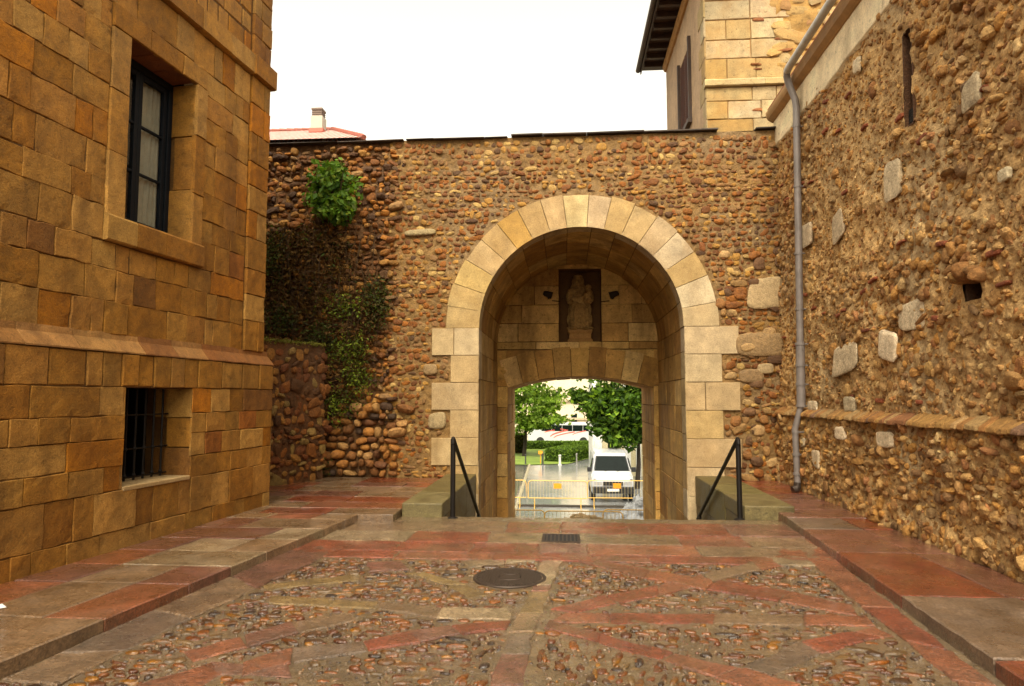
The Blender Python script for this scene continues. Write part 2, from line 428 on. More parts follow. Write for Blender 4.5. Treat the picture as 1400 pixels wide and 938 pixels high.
# backing sheets with joint colour
jc = alb(116, 80, 38)
nf = lambda off: (lambda U, V: np.full_like(U, off))
cf = lambda c: (lambda U, V: np.tile(c, U.shape+(1,)))
inh = lambda A, B, h: ~((A > h[0]) & (A < h[1]) & (B > h[2]) & (B < h[3]))
sheet(a, up, lines(U0, -.13, .1, W0, W1), lines(2.1, 9.6, .1, WZ0, WZ1), nf(-.014), cf(jc), lambda A, B: inh(A, B, (W0, W1, WZ0, WZ1)))
sheet(a, lf, lines(U0, 0, .1, B0, B1), lines(-.02, 2.03, .1, BZ0, BZ1), nf(-.012), cf(jc), lambda A, B: inh(A, B, (B0, B1, BZ0, BZ1)))
# far face of the corner and coarse rest of the building behind the camera
ef = frame(lf(0, 0, 0), -LN, (0, 0, 1), LU)
ashlar(a, ef, courses(.0, 1.2, -.02, 2.03, (.27, .33), (.3, .6), rng), ochre, rng, cell=.2)
ashlar(a, frame(lf(-.13, 0, SET), -LN, (0, 0, 1), LU), courses(0, 1.2, 2.2, 9.6, (.3, .36), (.3, .5), rng), ochre, rng, cell=.2)
sheet(a, ef, [0, 8], [-.02, 2.05], nf(-.02), cf(jc)); sheet(a, frame(lf(-.13, 0, SET), -LN, (0, 0, 1), LU), [0, 8], [2.05, 9.6], nf(-.02), cf(jc))
ashlar(a, lf, courses(-16, U0, -.02, 2.03, (.3, .36), (.5, .9), rng), ochre, rng, cell=.5); ashlar(a, up, courses(-16, U0, 2.2, 9.6, (.32, .4), (.5, .9), rng), ochre, rng, cell=.5)
sheet(a, lf, [-16, U0], [-.02, 2.03], nf(-.012), cf(jc)); sheet(a, up, [-16, U0], [2.1, 9.6], nf(-.014), cf(jc))
sheet(a, lambda U, V, N: lf(U, 9.6+0*U, -V), [-16, -.12], [.11, 8], nf(0), cf(jc))
# reveals of both openings
def reveal(acc, fr, u0, u1, z0, z1, dep, headcol):
    ri = lambda U, V, N: fr(u1-np.asarray(N), V, -np.asarray(U))
    le = lambda U, V, N: fr(u0+np.asarray(N), V, -np.asarray(U))
    for mp in (ri, le):
        k = 4; zs = np.linspace(z0, z1, k)
        ashlar(acc, mp, [(.0, dep*rng.uniform(.5, .7) if i % 2 else dep, p, q) for i, (p, q) in enumerate(zip(zs[:-1], zs[1:]))], ochre, rng, gap=.003, bev=.006, depth=.04, vary=.004)
        sheet(acc, mp, [0, dep+.1], [z0, z1], nf(-.03), cf(jc))
    hd = lambda U, V, N: fr(U, z1-np.asarray(N), -np.asarray(V))
    bt = lambda U, V, N: fr(U, z0+np.asarray(N), -np.asarray(V))
    us = np.linspace(u0, u1, 4)
    ashlar(acc, hd, [(p, q, 0, dep) for p, q in zip(us[:-1], us[1:])], lambda u, v, r: headcol, rng, gap=.003, bev=.006, depth=.04, vary=.004)
    sheet(acc, hd, [u0, u1], [0, dep+.1], nf(-.03), cf(jc)); sheet(acc, bt, [u0, u1], [0, dep+.1], nf(-.006), cf(jc))
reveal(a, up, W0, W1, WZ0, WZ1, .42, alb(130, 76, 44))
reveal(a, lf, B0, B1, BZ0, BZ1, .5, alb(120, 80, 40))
a.build('wall', M_ASH, lb)
def moulding(acc, fr, u0, u1, prof, breaks, colf, seed=1):
    """profile (n, z) swept along u in separate stones with open joints, closed at the ends"""
    r = np.random.default_rng(seed); us = [u0]
    while us[-1] < u1: us.append(min(u1, us[-1]+r.uniform(*breaks)))
    if us[-1]-us[-2] < breaks[0]*.4: us.pop(-2)
    K = len(prof)
    for p, q in zip(us[:-1], us[1:]):
        e = .003; d = r.uniform(-.004, .004)
        cols = np.linspace(p+e, q-e, max(2, int((q-p)/.12)+1))
        V = []
        for x in cols:
            for (n, z) in prof: V.append(fr(x, z+.003*vnoise(x*9, z*9, seed), n+d+.004*vnoise(x*12, z*13, seed+3)))
        Fs = [[i*K+k, (i+1)*K+k, (i+1)*K+(k+1) % K, i*K+(k+1) % K] for i in range(len(cols)-1) for k in range(K)]
        c = colf(0, 0, r); V = np.array(V).reshape(-1, 3)
        acc.add(V, Fs, c); acc.ngon(V[:K], c, [list(range(K))]); acc.ngon(V[-K:], c, [list(range(K))[::-1]])
a = Acc(); moulding(a, lf, U0, .012, [(-.2, 2.03), (.012, 2.037), (.012, 2.05), (-.088, 2.17), (-.1, 2.235), (-.2, 2.235)], (.35, .8), lambda u, v, r: pick([alb(176, 126, 70), alb(160, 108, 56), alb(150, 96, 50)], [1, 1, 1], 1, r, .1)[0], 5)
a.build('plinth_moulding', M_ASH, lb)
a = Acc(); moulding(a, up, U0, -.08, [(-.1, 5.985), (.05, 5.99), (.07, 6.0), (.07, 6.25), (.02, 6.28), (-.1, 6.285)], (.4, .9), ochre, 8)
moulding(a, up, -.62, -.075, [(-.1, 5.982), (.06, 5.986), (.09, 5.996), (.09, 6.255), (.04, 6.284), (-.1, 6.29)], (.6, .9), ochre, 9)
a.build('string_course', M_ASH, lb)
# tall window
a = Acc(); fd = -.30
def fbox(acc, fr, u0, u1, z0, z1, n0, n1, col=(.02, .02, .02)):
    c = [fr(u, z, n) for z in (z0, z1) for (u, n) in ((u0, n0), (u1, n0), (u1, n1), (u0, n1))]
    hexa(acc, [c[0], c[1], c[2], c[3], c[4], c[5], c[6], c[7]], col)
wf = lambda U, V, N: up(U, V, np.asarray(N)+fd)
e = .002
fbox(a, wf, W0+e, W0+.07, WZ0+e, WZ1-e, -.1, 0); fbox(a, wf, W1-.07, W1-e, WZ0+e, WZ1-e, -.1, 0)
fbox(a, wf, W0+.072, W1-.072, WZ1-.08, WZ1-e, -.1, 0); fbox(a, wf, W0+.072, W1-.072, WZ0+e, WZ0+.06, -.1, 0)
win = a.build('window', M_NAVY, lb, bevel=.006)
wc = (W0+W1)/2
for s, (c0, c1) in enumerate(((W0+.075, wc-.002), (wc+.002, W1-.075))):
    a = Acc(); z0, z1 = WZ0+.065, WZ1-.085
    fbox(a, wf, c0, c0+.055, z0, z1, -.07, -.02); fbox(a, wf, c1-.055, c1, z0, z1, -.07, -.02)
    fbox(a, wf, c0+.056, c1-.056, z0, z0+.08, -.07, -.02); fbox(a, wf, c0+.056, c1-.056, z1-.06, z1, -.07, -.02)
    for k in (1, 2):
        zz = z0+.08+(z1-z0-.14)*k/3; fbox(a, wf, c0+.056, c1-.056, zz-.014, zz+.014, -.06, -.025)
    a.build('sash', M_NAVY, win, bevel=.004)
    a = Acc(); fbox(a, wf, c0+.04, c1-.04, z0+.04, z1-.04, -.048, -.044); a.build('pane', M_GLASS, win)
a = Acc()
for c0, c1 in ((W0+.02, wc-.06), (wc+.02, W1-.02)):
    us = np.linspace(c0, c1, 40); zs = [WZ0+.1, WZ1-.1]
    V = np.array([wf(u, z, -.10+.03*math.sin(i*1.1)+.012*math.sin(i*2.7)) for z in zs for i, u in enumerate(us)])
    a.add(V, [[i, i+1, 41+i, 40+i] for i in range(39)], alb(176, 150, 108))
a.build('curtain', M_CURT, win, smooth=True)
a = Acc()
fbox(a, wf, W0-.3, W1+.3, WZ0-.2, WZ1+.2, -1.6, -1.58); fbox(a, wf, W0-.32, W0-.3, WZ0-.2, WZ1+.2, -1.58, -.1); fbox(a, wf, W1+.3, W1+.32, WZ0-.2, WZ1+.2, -1.58, -.1)
fbox(a, wf, W0-.3, W1+.3, WZ0-.22, WZ0-.2, -1.58, -.1); fbox(a, wf, W0-.3, W1+.3, WZ1+.2, WZ1+.22, -1.58, -.1)
a.build('room_shell', M_DARK, lb); a = Acc()
fbox(a, lf, B0-.3, B1+.3, BZ0-.2, BZ1+.2, -2.0, -1.98); fbox(a, lf, B0-.32, B0-.3, BZ0-.2, BZ1+.2, -1.98, -.5); fbox(a, lf, B1+.3, B1+.32, BZ0-.2, BZ1+.2, -1.98, -.5)
fbox(a, lf, B0-.3, B1+.3, BZ0-.22, BZ0-.2, -1.98, -.5); fbox(a, lf, B0-.3, B1+.3, BZ1+.2, BZ1+.22, -1.98, -.5)
a.build('cellar_shell', M_DARK, lb)
a = Acc(); moulding(a, up, -3.08, -1.56, [(-.2, 3.135), (.045, 3.135), (.06, 3.15), (.06, 3.38), (.04, 3.403), (-.2, 3.415)], (.4, .55), ochre, 3)
a.build('window_sill', M_ASH, lb)
a = Acc(); fbox(a, lf, B0+.004, B1-.004, BZ0-.02, BZ0+.025, -.46, .012, alb(196, 160, 108)); cel = a.build('cellar_sill', M_CREAM, lb, bevel=.008)
a = Acc()
for k in range(7):
    u = B0+.1+k*(B1-B0-.2)/6; tube(a, [lf(u, BZ0+.03, -.30), lf(u, BZ1-.01, -.30)], .013, (.02, .02, .02), 8)
    for zz in (BZ0+.08, BZ0+.36): tube(a, [lf(u, zz-.02, -.30), lf(u, zz, -.30), lf(u, zz+.02, -.30)], [.014, .024, .014], (.02, .02, .02), 8)
for zz in (BZ0+.06, BZ0+.36, BZ0+.72): fbox(a, lf, B0+.003, B1-.003, zz-.008, zz+.008, -.306, -.294)
a.build('window_bars', M_BLACK, lb)

# ================================================================== CITY WALL WITH THE GATE
YW, CX, R0, R1, ZS = 12.6, .296, 1.88, 2.50, 2.885
WX0, WX1, WTOP = -9.0, 3.98, 6.52
wf2 = frame((0, YW, 0), (1, 0, 0), (0, 0, 1), (0, -1, 0))
cw = thing('city_wall', 'old cobble city wall pierced by a pale stone round archway', 'wall', (CX, YW, 0))
Lq, Rq = -2.47, 3.15                                # ends of the long quoins
quo = []                                            # (u0,u1,v0,v1) on both sides
zc = ZS; k = 0
while zc > -.3:
    lng = k % 2 == 0
    quo.append((Lq if lng else -2.12, CX-R0, zc-.51, zc)); quo.append((CX+R0, Rq if lng else 2.84, zc-.51, zc)); zc -= .508; k += 1
def gate_hole(u, v, pad=0):
    r = np.hypot(u-CX, v-ZS)
    return ((v > ZS) & (r < R1-pad)) | ((v <= ZS) & (u > -2.12+pad) & (u < 2.84-pad))
SEAM = -3.35
a = Acc()
def mort_n(U, V):
    old = np.clip((SEAM+.1-U)/.3, 0, 1)
    right = np.clip((U-2.6)/.8, 0, 1)*np.clip((4.2-V)/2, 0, 1)
    base = .020*fbm(U*11, V*11, 3)+.012*fbm(U*1.2, V*1.2, 9)
    return base + old*(.07*fbm(U*2.2, V*2.2, 21)-.05) + right*(.03*fbm(U*3, V*3, 31)+.01)
def mort_c(U, V):
    old = np.clip((SEAM+.15-U)/.3, 0, 1)[..., None]
    n = fbm(U*.9, V*.9, 41)[..., None]; f = fbm(U*9, V*9, 43)[..., None]
    c = alb(150, 112, 62)*(1+.2*n+.2*f)
    grey = np.clip(fbm(U*.7+4, V*1.1, 55)*1.6, 0, 1)[..., None]
    c = c*(1-grey)+alb(150, 118, 76)*grey
    c = c*(1-old)+alb(108, 72, 36)*(1+.3*n)*old
    return np.clip(c, .003, .8)
def keepw(A, B): return ~(((B > ZS) & (np.hypot(A-CX, B-ZS) < R1-.2)) | ((B <= ZS+.05) & (A > CX-R0-.12) & (A < CX+R0+.12)))
sheet(a, wf2, lines(-6.6, WX1, .03), lines(-.1, WTOP, .03), mort_n, mort_c, keepw)
sheet(a, wf2, [WX0, -6.6], [-.1, WTOP], nf(0), cf(alb(110, 76, 40)))
P_RIV = [alb(158, 92, 34), alb(140, 80, 32), alb(184, 132, 62), alb(116, 64, 28), alb(84, 52, 30), alb(156, 112, 66), alb(206, 164, 96), alb(146, 84, 42), alb(92, 62, 36)]
W_RIV = [3, 3, 2.6, 2.2, .8, 2.6, .9, .7, .5]
def okw(u, v, ha, hb):
    if v > WTOP-.06 or v < .1: return False
    if v < ZS+.1 and CX-R0-.08 < u < CX+R0+.08: return False
    if v+hb > ZS-.02:
        if np.hypot(u-CX, max(v-ZS, 0)) < R1+ha*.75: return False
    for (p, q, r, s) in quo:
        if u+ha > p-.005 and u-ha < q+.005 and v+hb > r-.005 and v-hb < s+.005: return False
    return True
U, V, A, B = rubble_rows(SEAM, WX1, .12, WTOP, .098, .135, rng, okw, jit=.3, fill=(.34, .475), hv=.32)
n = len(U); nn0 = mort_n(U, V)
flush = rng.uniform(0, 1, n) < .04+.12*(vnoise(U*.8, V*.8, 77) > .15)
m = ~flush
stones(a, wf2, U[m], V[m], A[m], B[m], rng.uniform(.014, .032, m.sum()), nn0[m]-.002, pick(P_RIV, W_RIV, m.sum(), rng, .2)*.86+alb(150, 110, 58)*.14, rng.normal(0, .2, m.sum()), rng, expo=.8, lumpy=.2, jag=.03)
m2 = rng.uniform(0, 1, 900)                          # little chips in the joints
uc, vc = rng.uniform(SEAM, WX1, 900), rng.uniform(.2, WTOP-.1, 900); k = np.array([okw(p, q, .04, .03) for p, q in zip(uc, vc)])
stones(a, wf2, uc[k], vc[k], rng.uniform(.02, .05, k.sum()), rng.uniform(.012, .022, k.sum()), rng.uniform(.012, .025, k.sum()), mort_n(uc[k], vc[k]), pick(P_RIV, W_RIV, k.sum(), rng), rng.normal(0, .2, k.sum()), rng)
# rougher, bigger stones right of the arch and the old stretch on the left
U, V, A, B = rubble_rows(2.9, WX1, .1, 4.3, .17, .22, rng, lambda u, v, x, y: okw(u, v, x, y) and rng.uniform() < .5, jit=.5)
stones(a, wf2, U, V, A, B, rng.uniform(.035, .06, len(U)), mort_n(U, V), pick([alb(170, 126, 74), alb(150, 92, 44), alb(190, 150, 96), alb(120, 84, 52), alb(160, 108, 58)], [3, 2, 1.4, 1, 2], len(U), rng), rng.normal(0, .2, len(U)), rng, lumpy=.2)
U, V, A, B = rubble_rows(-6.4, SEAM+.06, 1.2, WTOP-.05, .105, .15, rng, lambda u, v, x, y: v < WTOP-.08, jit=.35, fill=(.38, .5))
P_OLD = [alb(164, 104, 44), alb(138, 84, 38), alb(180, 126, 62), alb(112, 72, 36), alb(84, 54, 30), alb(160, 118, 70)]
stones(a, wf2, U, V, A, B, rng.uniform(.04, .08, len(U)), mort_n(U, V), pick(P_OLD, [3, 3, 2, 2, 1.5, 1.4], len(U), rng, .25), rng.normal(0, .2, len(U)), rng, lumpy=.26, jag=.03)
U, V, A, B = rubble_rows(-5.2, SEAM+.25, .1, 1.45, .15, .21, rng, lambda u, v, x, y: True, jit=.2, fill=(.42, .5))
stones(a, wf2, U, V, A, B, rng.uniform(.08, .14, len(U)), mort_n(U, V)+.02, pick([alb(176, 116, 56), alb(140, 90, 46), alb(110, 68, 36), alb(190, 140, 82), alb(80, 56, 36)], [3, 3, 2, 1.5, 1], len(U), rng), rng.normal(0, .15, len(U)), rng, lumpy=.16, tmpl=ICO2)
# pale pieces let into the wall beside the arch
for (px, py, w, h) in ((597, 574, 26, 24), (1040, 470, 70, 34), (1028, 515, 34, 18), (1050, 400, 60, 40), (1046, 505, 26, 16), (576, 318, 40, 8), (590, 505, 22, 16)):
    q = onY(px, py, YW); s = YW/F
    stones(a, wf2, np.array([q[0]]), np.array([q[2]]), np.array([w*s/2]), np.array([h*s/2]), np.array([.05]), np.array([.015]), pick([alb(196, 166, 116), alb(176, 140, 92)], [1, 1], 1, rng), np.array([.05]), rng, tmpl=ICO3, lumpy=.1, expo=.6)
sheet(a, frame((0, YW, 0), (1, 0, 0), (0, 1, 0), (0, 0, 1)), lines(WX0, WX1, .3), [.0, .75], nf(WTOP), cf(alb(110, 84, 56)))
sheet(a, frame((0, YW+.75, 0), (1, 0, 0), (0, 0, 1), (0, 1, 0)), [WX0, WX1], [5.0, WTOP], nf(0), cf(alb(110, 84, 56)))
a.build('cobble_face', M_RUB, cw, smooth=False)
# core: keeps daylight out of the masonry
a = Acc(); cc = alb(120, 84, 46)
box(a, (-3.4, YW+.12, -3), (CX-R0-.06, 18.7, 5.2), cc); box(a, (CX+R0+.06, YW+.12, -3), (4.4, 18.7, 5.2), cc)
box(a, (-3.4, YW+.12, 4.84), (4.4, 18.7, 5.5), cc); box(a, (WX0, YW+.12, -3), (-3.41, YW+.7, 5.2), cc)
a.build('core', M_RUB, cw)
# arch ring
P_CR = [alb(206, 176, 130), alb(200, 166, 114), alb(214, 186, 144), alb(198, 162, 106), alb(204, 174, 126)]
def cream(u, v, r): return pick(P_CR, [2, 2, 1.6, 1.2, 2], 1, r, .07)[0]
a = Acc(); NV = 17
rf = lambda U, V, N: wf2(CX+np.asarray(V)*np.cos(PI-np.asarray(U)), ZS+np.asarray(V)*np.sin(PI-np.asarray(U)), np.asarray(N))
th = np.concatenate([[0], np.cumsum(np.random.default_rng(3).uniform(.88, 1.12, NV))]); th = th/th[-1]*PI
spec = {5: alb(200, 154, 84), 8: alb(214, 186, 130), 2: alb(212, 176, 110)}
ri = [0]
def ringcol(u, v, r):
    ri[0] += 1; return spec.get(ri[0]-1, cream(u, v, r))
for p, q in zip(th[:-1], th[1:]):
    ashlar(a, rf, [(p, q, R0-.002, R1+rng.uniform(-.02, .02))], ringcol, rng, gap=.0008, bev=.0035, prot=.035, depth=.02, cell=.06, rough=.002, wob=.0, vary=.003)
a.build('arch_ring', M_CREAM, cw)
a = Acc()
for (p, q, r_, s) in quo:
    if q < 0 and p < -2.3 or q > 1 and q > 3.0:
        xm = -2.12+rng.uniform(.06, .2) if q < 0 else 2.6+rng.uniform(-.1, .1)
        ashlar(a, wf2, [(p, q, r_, s)] if rng.uniform() < .6 else [(p, xm, r_, s), (xm, q, r_, s)], lambda u, v, r: pick([alb(208, 178, 132), alb(200, 168, 118)], [1, 1], 1, r, .05)[0], rng, gap=.003, bev=.008, prot=.04, depth=.03, rough=.002, wob=.002, vary=.004)
    else: ashlar(a, wf2, [(p, q, r_, s)], cream, rng, gap=.003, bev=.008, prot=.035, depth=.03, rough=.002, wob=.002, vary=.003)
a.build('quoin_stones', M_CREAM, cw)
# vault and jambs: profile s runs up the left jamb, round the arch, down the right jamb
JB = 5.4; SL = JB*2+PI*R0; YB = 16.3
def vmap(S, T, N):
    S, T, N = np.broadcast_arrays(np.asarray(S, float), np.asarray(T, float), np.asarray(N, float))
    tt = np.clip((S-JB)/R0, 0, PI)
    x = np.where(S < JB, CX-R0+N, np.where(S > JB+PI*R0, CX+R0-N, CX-(R0-N)*np.cos(tt)))
    z = np.where(S < JB, ZS-JB+S, np.where(S > JB+PI*R0, ZS-(S-JB-PI*R0), ZS+(R0-N)*np.sin(tt)))
    return np.stack([x, YW-.03+T, z], -1)
P_VA = [alb(208, 162, 92), alb(190, 144, 78), alb(218, 176, 108), alb(178, 130, 68)]
def vcol(u, v, r): return pick(P_VA, [2, 2, 1, 1], 1, r, .1)[0]
a = Acc(); DEP = YB-YW+.03
sb = [0]+list(np.arange(.45, JB-.2, .5))+[JB]+list(JB+np.linspace(0, PI*R0, 14)[1:])+list(JB+PI*R0+np.arange(.45, JB-.2, .5))+[SL]
for i, (p, q) in enumerate(zip(sb[:-1], sb[1:])):
    t = 0; fst = True
    while t < DEP-1e-3:
        w = (.42 if fst else rng.uniform(.7, 1.3)); fst = False
        if t+w > DEP-.4: w = DEP-t
        ashlar(a, vmap, [(p, q, t, t+w)], (lambda u, v, r: cream(u, v, r)) if t == 0 else vcol, rng, gap=.003, bev=.007, prot=.0 if t == 0 else -.02, depth=.05, cell=.1, rough=.004, wob=.0, vary=.006)
        t += w
sheet(a, vmap, np.concatenate([np.linspace(0, JB, 4), JB+np.linspace(0, PI*R0, 40)[1:], [SL]]), [0.03, DEP+.1], nf(-.035), cf(alb(110, 78, 40)))
a.build('vault', M_VAULT, cw)
# inner wall with the low segmental opening and the niche
OX0, OX1, OZ, OZC = -1.36, 2.085, 1.825, 2.095
SR = (((OX1-OX0)/2)**2+(OZC-OZ)**2)/(2*(OZC-OZ)); OCX = (OX0+OX1)/2; OCZ = OZC-SR; HA = math.asin((OX1-OX0)/2/SR)
NX0, NX1, NZ0, NZ1 = -.125, .885, 2.92, 4.68
if_ = frame((0, YB, 0), (1, 0, 0), (0, 0, 1), (0, -1, 0))
a = Acc()
def arcz(x): return OCZ+np.sqrt(np.maximum(SR**2-(x-OCX)**2, 0))
def keepi(A, B):
    op = (A > OX0) & (A < OX1) & (B < arcz(A)+.12); ni = (A > NX0) & (A < NX1) & (B > NZ0) & (B < NZ1)
    return ~(op | ni)
sheet(a, if_, lines(-1.75, 2.35, .1, OX0, OX1, NX0, NX1), lines(-3, 4.95, .1, NZ0, NZ1), nf(-.03), cf(alb(104, 72, 36)), keepi)
vcol_v = vcol
def vcol(u, v, r): return vcol_v(u, v, r)*1.25
ashlar(a, if_, courses(-1.66, 2.26, 2.74, 4.95, (.42, .5), (.6, 1.1), rng, (NZ0, NZ1), [(NX0, NX1, NZ0, NZ1)]), vcol, rng, gap=.004, bev=.008, depth=.04, cell=.12, vary=.006)
ashlar(a, if_, [r for r in courses(-1.66, OX0, -3, 2.3, (.45, .55), (.3, .6), rng)]+[r for r in courses(OX1, 2.26, -3, 2.3, (.45, .55), (.3, .6), rng)], vcol, rng, gap=.004, bev=.008, depth=.04)
ff = lambda U, V, N: if_(OCX+np.asarray(V)*np.sin(np.asarray(U)), OCZ+np.asarray(V)*np.cos(np.asarray(U)), N)
an = np.linspace(-HA, HA, 10)
sheet(a, ff, an, [SR-.005, SR+.66], nf(-.02), cf(alb(104, 72, 36)))
ashlar(a, ff, [(p, q, SR, SR+.68+.03*(i % 2)) for i, (p, q) in enumerate(zip(an[:-1], an[1:]))], vcol, rng, gap=.0007, bev=.0016, prot=.012, depth=.04, cell=.03, wob=0)
ashlar(a, if_, [(-1.7, OCX, 2.4, 2.738), (OCX, 2.3, 2.4, 2.738)], vcol, rng, prot=-.012, depth=.04)
ashlar(a, if_, [(-1.7, OX0-.02, 2.0, 2.72), (OX1+.02, 2.3, 2.0, 2.72)], vcol, rng, prot=.004, depth=.04)
# inner passage lining
OD = 2.5
for mp, rr in ((lambda U, V, N: np.stack(np.broadcast_arrays(OX0+np.asarray(N), YB+np.asarray(U), np.asarray(V)), -1), 0), (lambda U, V, N: np.stack(np.broadcast_arrays(OX1-np.asarray(N), YB+np.asarray(U), np.asarray(V)), -1), 0)):
    ashlar(a, mp, courses(0.02, OD, -3, OZ+.02, (.45, .55), (.6, 1.0), rng), vcol, rng, gap=.004, bev=.008, depth=.04, cell=.15)
    sheet(a, mp, [0.03, OD], [-3, OZ+.05], nf(-.03), cf(alb(104, 72, 36)))
sf = lambda U, V, N: np.stack(np.broadcast_arrays(OCX+(SR-np.asarray(N))*np.sin(np.asarray(U)), YB+np.asarray(V), OCZ+(SR-np.asarray(N))*np.cos(np.asarray(U))), -1)
ashlar(a, sf, [(p, q, t, t+OD/3) for p, q in zip(an[:-1], an[1:]) for t in (.0, OD/3, 2*OD/3)], vcol, rng, gap=.0007, bev=.002, depth=.04, cell=.04, wob=0)
sheet(a, sf, an, [0.03, OD], nf(-.03), cf(alb(104, 72, 36)))
a.build('inner_arch', M_VAULT, cw)
a = Acc(); nd = .5; ncol = alb(120, 80, 40)
for lo, hi in (((NX0-.05, YB+.04, NZ0-.05), (NX0, YB+nd, NZ1+.05)), ((NX1, YB+.04, NZ0-.05), (NX1+.05, YB+nd, NZ1+.05)), ((NX0, YB+.04, NZ1), (NX1, YB+nd, NZ1+.05)), ((NX0, YB+.04, NZ0-.05), (NX1, YB+nd, NZ0)), ((NX0-.05, YB+nd+.001, NZ0-.05), (NX1+.05, YB+nd+.06, NZ1+.05))):
    box(a, lo, hi, ncol)
a.build('niche', M_VAULT, cw)
# coping of thin dark slates
a = Acc(); r = np.random.default_rng(12)
for xa, xb in ((-5.9, -3.05), (-3.0, -1.05), (-.98, 2.86), (3.55, 3.92)):
    x = xa
    while x < xb-.01:
        w = r.uniform(.5, 1.1); w = xb-x if xb-x-w < .3 else w; zt = WTOP+(.012 if xa > -2.9 else -.01)+r.uniform(-.006, .006); th_ = .024 if xa > -2.9 else .014; fr_ = YW-.06-r.uniform(0, .04)
        hexa(a, [(x, fr_, zt), (x+w-.004, fr_-.01, zt+r.uniform(-.006, .006)), (x+w-.004, YW+.6, zt+.004), (x, YW+.6, zt+.003), (x, fr_, zt+th_), (x+w-.004, fr_-.01, zt+th_+r.uniform(-.008, .008)), (x+w-.004, YW+.6, zt+.06), (x, YW+.6, zt+.06)], np.array([.055, .042, .034])*r.uniform(.7, 1.5))
        x += w
a.build('coping', stone_mat('slate_coping', bump=.6, fine=40, mid=8), cw, bevel=.006)

# statue of a woman with a child, standing in the niche
def blob_mesh(name, parts, mat, parent, voxel=.018, disp=None, smooth=3):
    bm = bmesh.new()
    for (c, s, rotz) in parts:
        r_ = bmesh.ops.create_icosphere(bm, subdivisions=3, radius=1)
        for v in r_['verts']:
            x, y, z = v.co.x*s[0], v.co.y*s[1], v.co.z*s[2]
            cr, sr = math.cos(rotz), math.sin(rotz)             # lean in the XZ plane
            v.co = Vector((c[0]+x*cr+z*sr, c[1]+y, c[2]-x*sr+z*cr))
    me = bpy.data.meshes.new(name+'_tmp'); bm.to_mesh(me); bm.free()
    o = bpy.data.objects.new(name+'_tmp', me); COL.objects.link(o)
    md = o.modifiers.new('r', 'REMESH'); md.mode = 'VOXEL'; md.voxel_size = voxel
    sm = o.modifiers.new('s', 'SMOOTH'); sm.iterations = smooth; sm.factor = .5
    dg = bpy.context.evaluated_depsgraph_get(); dg.update()
    em = bpy.data.meshes.new_from_object(o.evaluated_get(dg))
    bpy.data.objects.remove(o); em.name = name
    n_ = len(em.vertices); P = np.zeros(n_*3); em.vertices.foreach_get('co', P); P = P.reshape(-1, 3)
    if disp is not None: P = disp(P)
    em.vertices.foreach_set('co', P.astype(np.float32).ravel()); em.update()
    em.polygons.foreach_set('use_smooth', np.ones(len(em.polygons), bool))
    em.materials.clear(); em.materials.append(mat)
    ob = bpy.data.objects.new(name, em); COL.objects.link(ob); ob.parent = parent
    return ob
SX, SY, SZ = (NX0+NX1)/2, YB+.26, NZ0
st = thing('statue', 'weathered stone statue of a robed woman holding a child in the niche', 'statue', (SX, SY, SZ))
M_STAT = stone_mat('weathered_statue', fine=30, mid=16, bump=1.0, bdist=.02, base=tuple(alb(190, 146, 84)), stain=tuple(alb(60, 40, 20)), stain_amt=.6, stain_scale=5)
def folds(P):
    low = np.clip((.95-P[:, 2])/.5, 0, 1)
    an_ = np.arctan2(P[:, 1], P[:, 0]); f = 1+low*.06*np.sin(an_*13+P[:, 2]*6+2*np.sin(P[:, 2]*5))
    P = P.copy(); ax = .0; P[:, 0] = ax+(P[:, 0]-ax)*f; P[:, 1] = P[:, 1]*f
    return P
blob_mesh('figure', [((0, 0, .40), (.235, .14, .30), 0), ((0, 0, .62), (.22, .14, .30), 0), ((0, .0, .88), (.185, .125, .26), 0), ((0, 0, 1.06), (.19, .10, .12), 0),
    ((-.02, -.01, 1.19), (.055, .055, .10), 0), ((-.03, -.02, 1.31), (.085, .092, .115), .05), ((-.03, .03, 1.30), (.12, .09, .15), 0), ((-.03, .045, 1.14), (.15, .07, .16), 0), ((-.03, -.112, 1.30), (.016, .02, .026), 0),
    ((-.03, 0, 1.42), (.09, .085, .04), 0),
    ((-.20, -.02, .98), (.06, .07, .17), .18), ((-.19, -.11, .80), (.055, .11, .055), 0), ((-.16, -.19, .79), (.035, .05, .045), 0),
    ((.20, -.03, .97), (.065, .07, .16), -.15), ((.16, -.14, .83), (.10, .08, .055), 0),
    ((.15, -.12, .96), (.085, .075, .13), .05), ((.16, -.13, 1.13), (.062, .064, .075), 0), ((.11, -.17, .98), (.03, .06, .03), 0), ((.18, -.15, .84), (.05, .06, .10), 0), ((.12, -.16, .82), (.035, .05, .09), .2),
    ((-.07, -.11, .50), (.07, .06, .30), .08), ((.09, -.11, .46), (.075, .06, .28), -.08), ((-.11, -.13, .17), (.06, .09, .045), 0), ((.1, -.13, .17), (.06, .09, .045), 0), ((0, 0, .2), (.25, .15, .07), 0)], M_STAT, st, .012, folds, 1)
a = Acc()
V0 = np.array([[SX+sx*w, SY+sy*d, SZ+z] for (w, d, z) in ((.30, .2, .0), (.30, .2, .05), (.26, .17, .09), (.26, .17, .20), (.29, .2, .24), (.29, .2, .30)) for (sx, sy) in ((-1, -1), (1, -1), (1, 1), (-1, 1))])
a.add(V0, [[i*4+k, i*4+(k+1) % 4, (i+1)*4+(k+1) % 4, (i+1)*4+k] for i in range(5) for k in range(4)]+[[20, 21, 22, 23]], alb(190, 140, 80))
a.build('pedestal', M_CREAM, st, bevel=.01)
for o in st.children:
    if o.name.startswith('figure'): o.location = (0, 0, .14); o.scale = (1.28, 1.15, 1.04)
